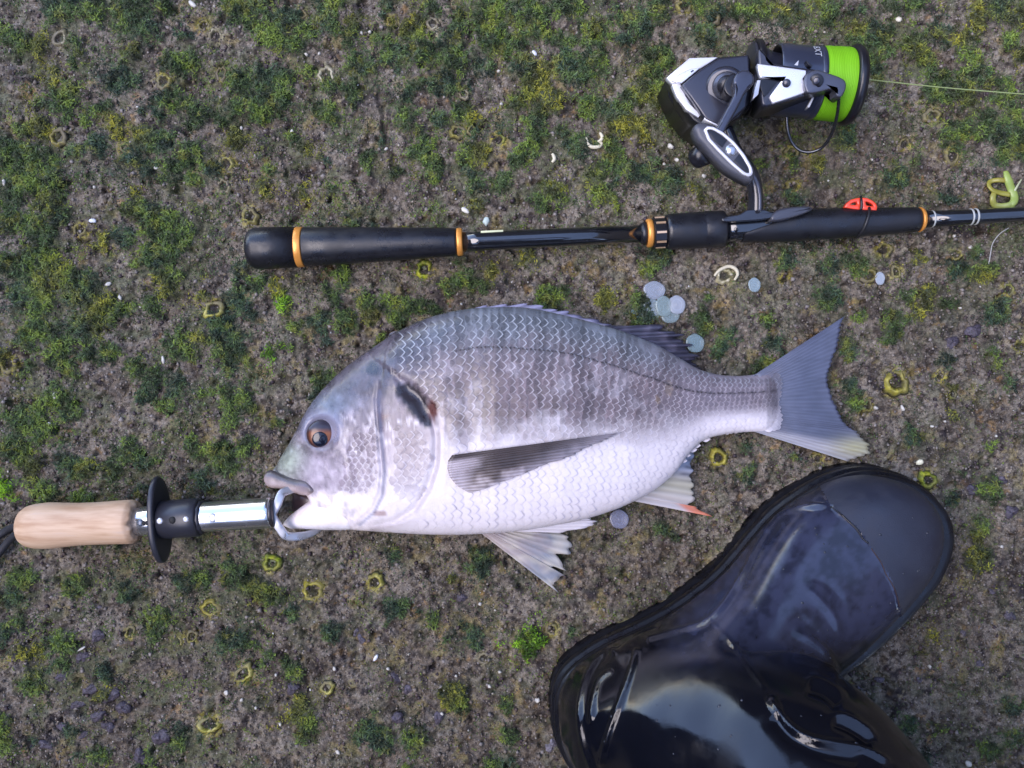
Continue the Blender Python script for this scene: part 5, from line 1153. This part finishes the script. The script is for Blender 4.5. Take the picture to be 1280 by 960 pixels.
# shell chips
m_chip = mat('shell_chip', None, .4, spec=.5, coat=.1)
def chip(px, py, L, W, ang, c=(.50, .48, .42), label=None, name='shell_chip', cat='shell chip'):
    q = np.random.default_rng(int(px * 13 + py)); n = 9; a = np.arange(n) * 2 * np.pi / n; z = float(hgt(np.array(px), np.array(py))) + .0010
    rr = q.uniform(.7, 1.1, n); x = L * S / 2 * rr * np.cos(a); y = W * S / 2 * rr * np.sin(a); ca, sa = math.cos(R(-ang)), math.sin(R(-ang)); X_, Y_ = x * ca - y * sa, x * sa + y * ca
    c0 = np.array(at(px, py, z)); t = q.uniform(-.25, .25, 2); RLs = [np.stack([c0[0] + X_ * f, c0[1] + Y_ * f, c0[2] + zz + X_ * t[0] + Y_ * t[1]], -1) for f, zz in ((.9, -.0014), (1., .0002), (.8, .0008), (.35, .0011))]
    o = rings(name, RLs, m_chip, None, True, np.tile(c, (4 * n, 1)) * q.uniform(.85, 1.12, (4 * n, 1)), origin=c0)
    if label: tag(o, label, cat)
    else: tag(o, 'small whitish shell chip ' + region(px, py), cat, 'shell chips ' + region(px, py))
chip(240, 5, 16, 6, 40, label='long white shell splinter at the top edge, left of the rod butt'); chip(470, 822, 11, 4.5, -55, (.75, .78, .82), 'white pointed shell splinter midway below the fish'); chip(668, 66, 11, 5, 60, (.7, .72, .78), 'white shell chip in moss midway between rear grip and reel body')
chip(116, 276, 10, 6, 10, (.7, .74, .82), 'bluish white shell chip left of the rod butt'); chip(102, 811, 14, 3, -30, label='thin white shell sliver below the wooden handle'); chip(582, 263, 13, 7, 35, (.62, .6, .52), 'cream shell chip just above the front of the rear grip')
chip(608, 276, 9, 14, 10, (.42, .50, .46), 'pale greenish shell flake touching the rod blank'); chip(1190, 318, 1.5, 1.5, 0); chip(1150, 578, 11, 8, -20, (.68, .64, .45), 'yellowish pebble just off the toe of the boot', 'pebble', 'pebble')
chip(1123, 24, 9, 9, 60, (.60, .56, .44), 'cream pebble with dark shadow at the top right', 'pebble', 'pebble')
for it in "195 210 5 7;206 265 6 4;135 355 7 9;150 372 9 5;88 378 9 4;204 449 13 5;68 495 9 4;62 530 6 5;125 833 6 3;60 530 5 4;268 8 3 3;672 875 7 7;1162 833 6 5;1128 510 9 5;1095 510 5 7;1060 37 5 4;1213 309 6 5;1224 318 8 5;302 160 5 5;172 134 4 3;452 41 6 4;462 40 4 5;383 68 6 4;399 67 6 4;623 89 4 6;365 164 5 5;483 186 6 4;627 130 4 5;1193 295 5 4;1252 388 5 4;1132 366 4 3;1165 533 5 4;1181 527 4 3;1200 385 5 3;240 88 4 4;310 35 4 4;5 228 8 5;18 236 6 4;118 234 5 4;283 866 7 7;302 875 5 5;320 885 4 4;345 844 5 4;418 836 6 5;388 862 4 3;556 862 6 5;612 858 5 5;625 840 5 4;350 905 6 4;425 975 6 6;422 940 8 6;552 893 6 6;1252 683 5 4;838 183 7 9;846 200 6 6;880 220 6 6;830 205 5 5;1090 200 4 3;700 650 4 3;960 640 4 3;1245 545 4 3;230 90 4 3;600 755 5 5;485 836 5 4;1070 905 4 4;1160 940 5 5;1210 955 9 8;570 845 4 4".split(';'):
    a = [float(v_) for v_ in it.split()]; chip(a[0], a[1], a[2], a[3], (a[0] * 37) % 180 - 90)
# curled worm tubes
m_worm = mat('chalky_worm_tube', (.58, .53, .38), .6, bump=[(1500, .3, .0003)])
for (pts, lab) in (([(733, 172), (735, 180), (741, 184), (749, 183), (752, 179), (747, 176)], 'curly cream worm tube in the moss between rear grip and reel'), ([(690, 203), (693, 199), (692, 195), (690, 192)], 'short hooked cream worm tube just above the rod blank'),
                   ([(893, 345), (899, 338), (910, 333), (919, 336), (922, 343), (918, 350)], 'thin cream worm tube loop beside the pale barnacle under the fore grip'), ([(750, 166), (753, 172), (749, 177)], 'stubby cream worm tube beside the curly one in the moss')):
    P = [np.array(at(a, b, float(hgt(np.array(a), np.array(b))) + .0022)) for a, b in pts]; o = tube('worm_tube', P, [.0008, .0013, .0013, .0008], m_worm, None, n=8); tag(o, lab, 'worm tube')
# dark mussels and snails
m_dark = mat('dark_shell', None, .45, spec=.5, bump=[(700, .9, .0010)], var=[(500, .5, 1.6)])
def pebble(px, py, rx, ry_, label, ang=0, c=(.055, .046, .060), name='dark_mussel', cat='mussel', group=None):
    q = np.random.default_rng(int(px * 3 + py * 11)); n = 20; a = np.arange(n) * 2 * np.pi / n; z = float(hgt(np.array(px), np.array(py))); c0 = np.array(at(px, py, z)); RLs = []
    irr = 1 + .14 * np.sin(2 * a + q.uniform(0, 6)) + .12 * np.sin(3 * a + q.uniform(0, 6)) + .07 * np.sin(5 * a + q.uniform(0, 6)) + q.uniform(-.06, .06, n); ca, sa = math.cos(R(-ang)), math.sin(R(-ang)); hh = min(rx, ry_) * S * .75
    for e in (-40, -10, 12, 30, 50, 68, 82):
        f = math.cos(R(e)); x = rx * S * f * irr * np.cos(a); y = ry_ * S * f * irr * np.sin(a); RLs.append(np.stack([c0[0] + x * ca - y * sa, c0[1] + x * sa + y * ca, c0[2] - .0008 + hh * math.sin(R(e)) * (1 + .25 * np.sin(a * 2 + px)) + q.uniform(-.0003, .0003, n)], -1))
    o = rings(name, RLs, m_dark, None, True, np.tile(c, (7 * n, 1)) * q.uniform(.7, 1.5, (7 * n, 1)), origin=c0); tag(o, label, cat, group)
pebble(1190, 428, 9, 8, 'dark purple snail shell right of the upper tail lobe, left one of a pair', name='dark_snail', cat='snail'); pebble(1217, 414, 10, 9, 'dark purple snail shell right of the upper tail lobe, right one of a pair', name='dark_snail', cat='snail')
pebble(1216, 612, 8, 8, 'dark round snail on the ground right of the boot toe', name='dark_snail', cat='snail'); pebble(1263, 640, 10, 8, 'dark blue-grey snail at the right edge beside the boot', name='dark_snail', cat='snail'); pebble(1254, 600, 7, 6, 'small dark snail above the one at the right edge', name='dark_snail', cat='snail')
pebble(577, 747, 8, 5, 'dark mussel on the ground below the pelvic fin', 20); pebble(494, 848, 8, 7, 'dark mussel below the fish, upper one of a close pair'); pebble(497, 898, 9, 7, 'dark mussel at the bottom below the fish', 10); pebble(548, 897, 7, 8, 'dark mussel at the bottom, nearest the heel of the boot'); pebble(510, 862, 7, 6, 'dark mussel below the fish, lower one of a close pair')
for x, y, a, b, an in ((112, 862, 12, 7, -20), (140, 870, 12, 7, -35), (154, 885, 9, 8, 0), (122, 895, 11, 6, -30), (98, 880, 10, 6, -20), (135, 908, 9, 7, 10), (105, 918, 12, 7, 0), (55, 931, 10, 6, 10), (80, 908, 9, 7, 30), (78, 845, 12, 6, -20), (122, 795, 10, 7, -60), (103, 822, 11, 7, -45), (175, 945, 9, 9, 0), (183, 952, 8, 7, 0)):
    pebble(x, y, a, b, 'dark purple mussel in the cluster at the lower left of the ground', an, group='mussels clustered at the lower left')
pebble(203, 921, 12, 11, 'round dark mussel standing alone right of the lower left cluster'); pebble(690, 932, 8, 9, 'grey-purple snail touching the heel of the boot', c=(.12, .11, .13), name='dark_snail', cat='snail')
pebble(366, 860, 8, 8, 'round dark snail in a hollow at the bottom, left of the split barnacle', name='dark_snail', cat='snail')
for x, y in ((125, 760), (70, 868), (36, 935), (445, 790), (452, 800), (1135, 700), (1240, 740), (1205, 790), (1150, 850), (1100, 850), (1225, 830), (1262, 770), (1075, 860), (1095, 700)):
    pebble(x, y, 4 + (x * 7 % 5), 4 + (y % 4), 'small dark pebble ' + region(x, y), (x * 31) % 90, c=(.075, .065, .08), name='dark_pebble', cat='pebble', group='dark pebbles ' + region(x, y))
# loose fish scales
m_lsc = mat('translucent_scale', None, .25, spec=.6, coat=.4, alpha=.5, bump=[(1200, .2, .0002)])
def loose(px, py, rx, ry_, z, c, label, tilt=(0, 0), group=None):
    q = np.random.default_rng(int(px + py)); n = 40; a = np.arange(n) * 2 * np.pi / n; z = z + float(hgt(np.array(px), np.array(py))) + .0016; c0 = np.array(at(px, py, z)); RLs = []; CS = []
    irr = 1 + .03 * np.sin(2 * a + q.uniform(0, 6)) + .02 * np.sin(5 * a)
    pr = [(.97, -.0003), (1., 0), (.93, .0004)] + [(f, .0004 + .0005 * (1 - f) + (.00014 if i % 2 else 0)) for i, f in enumerate(np.linspace(.86, .1, 14))]
    for i, (f, zz) in enumerate(pr):
        x = rx * S * f * irr * np.cos(a); y = ry_ * S * f * irr * np.sin(a); RLs.append(np.stack([c0[0] + x, c0[1] + y, c0[2] + zz + tilt[0] * x + tilt[1] * y], -1)); CS.append(np.tile(np.array(c) * (1.12 if i in (1, 2, 8) else .92 + .08 * (i % 2)), (n, 1)))
    o = rings('loose_scale', RLs, m_lsc, None, True, np.concatenate(CS), origin=c0); tag(o, label, 'fish scale', group or 'loose fish scales lying on the ground')
    return o
loose(818, 363, 13.5, 12, .0008, (.34, .38, .44), 'loose translucent fish scale, topmost of the cluster above the back fin')
loose(814, 388, 12.5, 14, .0000, (.29, .36, .38), 'loose fish scale at the left of the cluster above the back fin', (.05, .1)); loose(830, 383, 11, 13, .0012, (.26, .34, .33), 'loose greenish fish scale in the middle of the cluster', (-.05, .05))
loose(846, 381, 10.5, 12, .0022, (.38, .42, .48), 'loose fish scale with white rings at the right of the cluster', (.1, 0)); loose(838, 394, 12, 10, .0004, (.23, .30, .30), 'loose fish scale tucked low under the cluster, nearest the back fin')
loose(796, 391, 11, 8, -.0006, (.10, .17, .13), 'dull green fish scale lying in moss left of the cluster'); loose(869, 429, 11.5, 12, .0012, (.22, .31, .32), 'loose greenish scale touching the tip of the soft back fin', (-.1, 0))
loose(943, 356, 7.6, 9.4, .001, (.32, .42, .45), 'small bluish loose scale alone between fore grip and tail fin'); loose(1100, 348, 6, 8.6, .001, (.48, .54, .60), 'small white loose scale right of the tail fin, below the thread wraps')
loose(774, 649, 12, 12, .0006, (.25, .26, .36), 'grey-lilac loose scale beside the belly between pelvic and anal fins')
# knotted yellow-green weed at the right edge and a stray hair
m_weed = mat('yellow_green_weed', None, .4, coat=.2, bump=[(900, .3, .0003)])
def wcol(n, a, b): return mix(np.array(a), np.array(b), np.repeat(np.linspace(0, 1, n), 12))
wd_ = thing('seaweed', 'knotted yellow-green seaweed touching the rod at the right edge', 'seaweed', at(1254, 240, 0))
for pts, rr_, a, b in (([(1257, 214), (1260, 224), (1264, 236), (1268, 246), (1266, 254), (1258, 258)], [.0016, .003, .0028, .0026, .002], (.26, .34, .07), (.24, .32, .08)), ([(1262, 226), (1250, 225), (1240, 226), (1236, 230), (1240, 237), (1250, 241), (1262, 243)], [.0018, .0016, .0016, .0018, .002], (.25, .22, .03), (.26, .25, .04)),
                       ([(1243, 240), (1241, 248), (1243, 256), (1252, 258), (1262, 256), (1269, 249)], [.0018, .0022, .0022, .0018], (.26, .24, .04), (.26, .34, .10)), ([(1267, 241), (1272, 232), (1277, 224)], [.0008, .0005], (.4, .42, .25), (.4, .42, .25))):
    P = [at(p_[0], p_[1], .0045 + .001 * math.sin(i * 2)) for i, p_ in enumerate(pts)]; nn = (len(P) - 1) * 5 + 1
    tube('frond', P, rr_, m_weed, wd_, n=12, flat=.55, colors=wcol(nn, a, b))
o = tube('hair_strand', [at(1261, 285, .004), at(1250, 292, .0035), at(1241, 304, .003), at(1238, 318, .003), at(1236, 330, .003)], .0003, mat('pale_fibre', (.4, .4, .38), .5), None, n=5); tag(o, 'thin pale fibre curling below the rod at the right edge', 'fibre')
# ---------------- the photographer, squatting over the catch (seen only in reflections) ----------------
def photographer():
    J = {'pel': ((.06, -.80, .56), .145), 'wst': ((.05, -.76, .72), .135), 'chs': ((.02, -.60, .92), .15), 'nck': ((.00, -.46, 1.06), .065), 'hd0': ((.0, -.42, 1.12), .085), 'hd1': ((.0, -.36, 1.20), .098), 'hd2': ((.0, -.33, 1.27), .075),
         'hr': ((.15, -.80, .55), .115), 'kr': ((.36, -.54, .50), .078), 'sr': ((.335, -.46, .37), .064), 'ar': ((.27, -.39, .30), .058),
         'hl': ((-.05, -.82, .55), .115), 'kl': ((-.26, -.50, .50), .078), 'sl': ((-.25, -.56, .30), .062), 'al': ((-.25, -.60, .12), .055),
         'shr': ((.18, -.53, .98), .072), 'er': ((.26, -.28, .84), .048), 'wr': ((.105, -.06, .69), .031), 'pr': ((.080, -.02, .672), .030),
         'shl': ((-.18, -.55, .98), .072), 'el': ((-.26, -.30, .84), .048), 'wl': ((-.105, -.06, .69), .031), 'plm': ((-.080, -.02, .672), .030)}
    E = ['pel wst', 'wst chs', 'chs nck', 'nck hd0', 'hd0 hd1', 'hd1 hd2', 'pel hr', 'hr kr', 'kr sr', 'sr ar', 'pel hl', 'hl kl', 'kl sl', 'sl al', 'chs shr', 'shr er', 'er wr', 'wr pr', 'chs shl', 'shl el', 'el wl', 'wl plm']
    for sx, p in ((1, 'pr'), (-1, 'plm')):
        b = np.array(J[p][0])
        for f in range(4):
            o = b + np.array((sx * -.012, .028 - .019 * f, .004)); L = (.030, .034, .031, .025)[f]
            q1 = o + np.array((-sx * L * .55, .004, .010)); q2 = q1 + np.array((-sx * L * .5, .0, -.006)); n0, n1, n2 = f'{p}f{f}a', f'{p}f{f}b', f'{p}f{f}c'
            J[n0] = (o, .0098); J[n1] = (q1, .0086); J[n2] = (q2, .0076); E += [f'{p} {n0}', f'{n0} {n1}', f'{n1} {n2}']
        t0 = b + np.array((-sx * .004, -.034, -.012)); t1 = t0 + np.array((-sx * .028, -.006, -.008)); J[p + 't0'] = (t0, .0115); J[p + 't1'] = (t1, .0095); E += [f'{p} {p}t0', f'{p}t0 {p}t1']
    K = list(J); me = bpy.data.meshes.new('person'); me.from_pydata([tuple(J[k][0]) for k in K], [tuple(K.index(x) for x in e.split()) for e in E], [])
    o = bpy.data.objects.new('tmp', me); col.objects.link(o); md = o.modifiers.new('s', 'SKIN'); 
    for i, k in enumerate(K): me.skin_vertices[0].data[i].radius = (J[k][1], J[k][1])
    me.skin_vertices[0].data[0].use_root = True
    sb = o.modifiers.new('b', 'SUBSURF'); sb.levels = 2; dg = bpy.context.evaluated_depsgraph_get(); nm = bpy.data.meshes.new_from_object(o.evaluated_get(dg)); bpy.data.objects.remove(o)
    P = thing('person', 'person in a dark waterproof jacket and trousers squatting over the catch, beside the frame', 'person', (.05, -.7, 0))
    V = np.array([v.co[:] for v in nm.vertices]); F = [list(p.vertices) for p in nm.polygons]; c = np.array([V[f].mean(0) for f in F])
    mi = np.where((c[:, 2] > 1.075) & (c[:, 1] > -.52), 1, 0); mi = np.where((np.abs(c[:, 0]) < .118) & (c[:, 1] > -.075) & (c[:, 2] < .75), 1, mi)
    cloth = mat('dark_waterproof_cloth', (.022, .024, .030), .6, bump=[(40, .5, .006), (400, .2, .0006)]); skin = mat('skin', (.42, .25, .18), .5)
    mesh('body', V, F, [cloth, skin], P, fmat=mi.tolist())
    hz = np.array((0, -.35, 1.205)); bm = bmesh.new(); bmesh.ops.create_uvsphere(bm, u_segments=28, v_segments=18, radius=.108)
    hv = np.array([v.co[:] for v in bm.verts]); hf = [[v.index for v in f.verts] for f in bm.faces if not (f.calc_center_median().z < .01 and f.calc_center_median().y > -.02)]; bm.free()
    mesh('knitted_cap', hv * np.array((.95, 1.05, 1.0)) + hz, hf, mat('dark_knit', (.03, .03, .035), .8, bump=[(300, .5, .001)]), P)
    ph = thing('phone', 'thin black phone held level above the catch', 'phone', (0, 0, .66))
    q = catmull([(-.074, -.030), (-.074, .030), (-.068, .036), (.068, .036), (.074, .030), (.074, -.030), (.068, -.036), (-.068, -.036)], 1, True)
    RL = []
    for ins, z in ((.0015, .6600), (0, .6612), (0, .6668), (.0015, .668)):
        p = inset(q, ins); RL.append(np.c_[p + np.array((.0, -.005)), np.full(len(p), z)])
    rings('phone_body', RL, m_rblack, ph)
photographer()
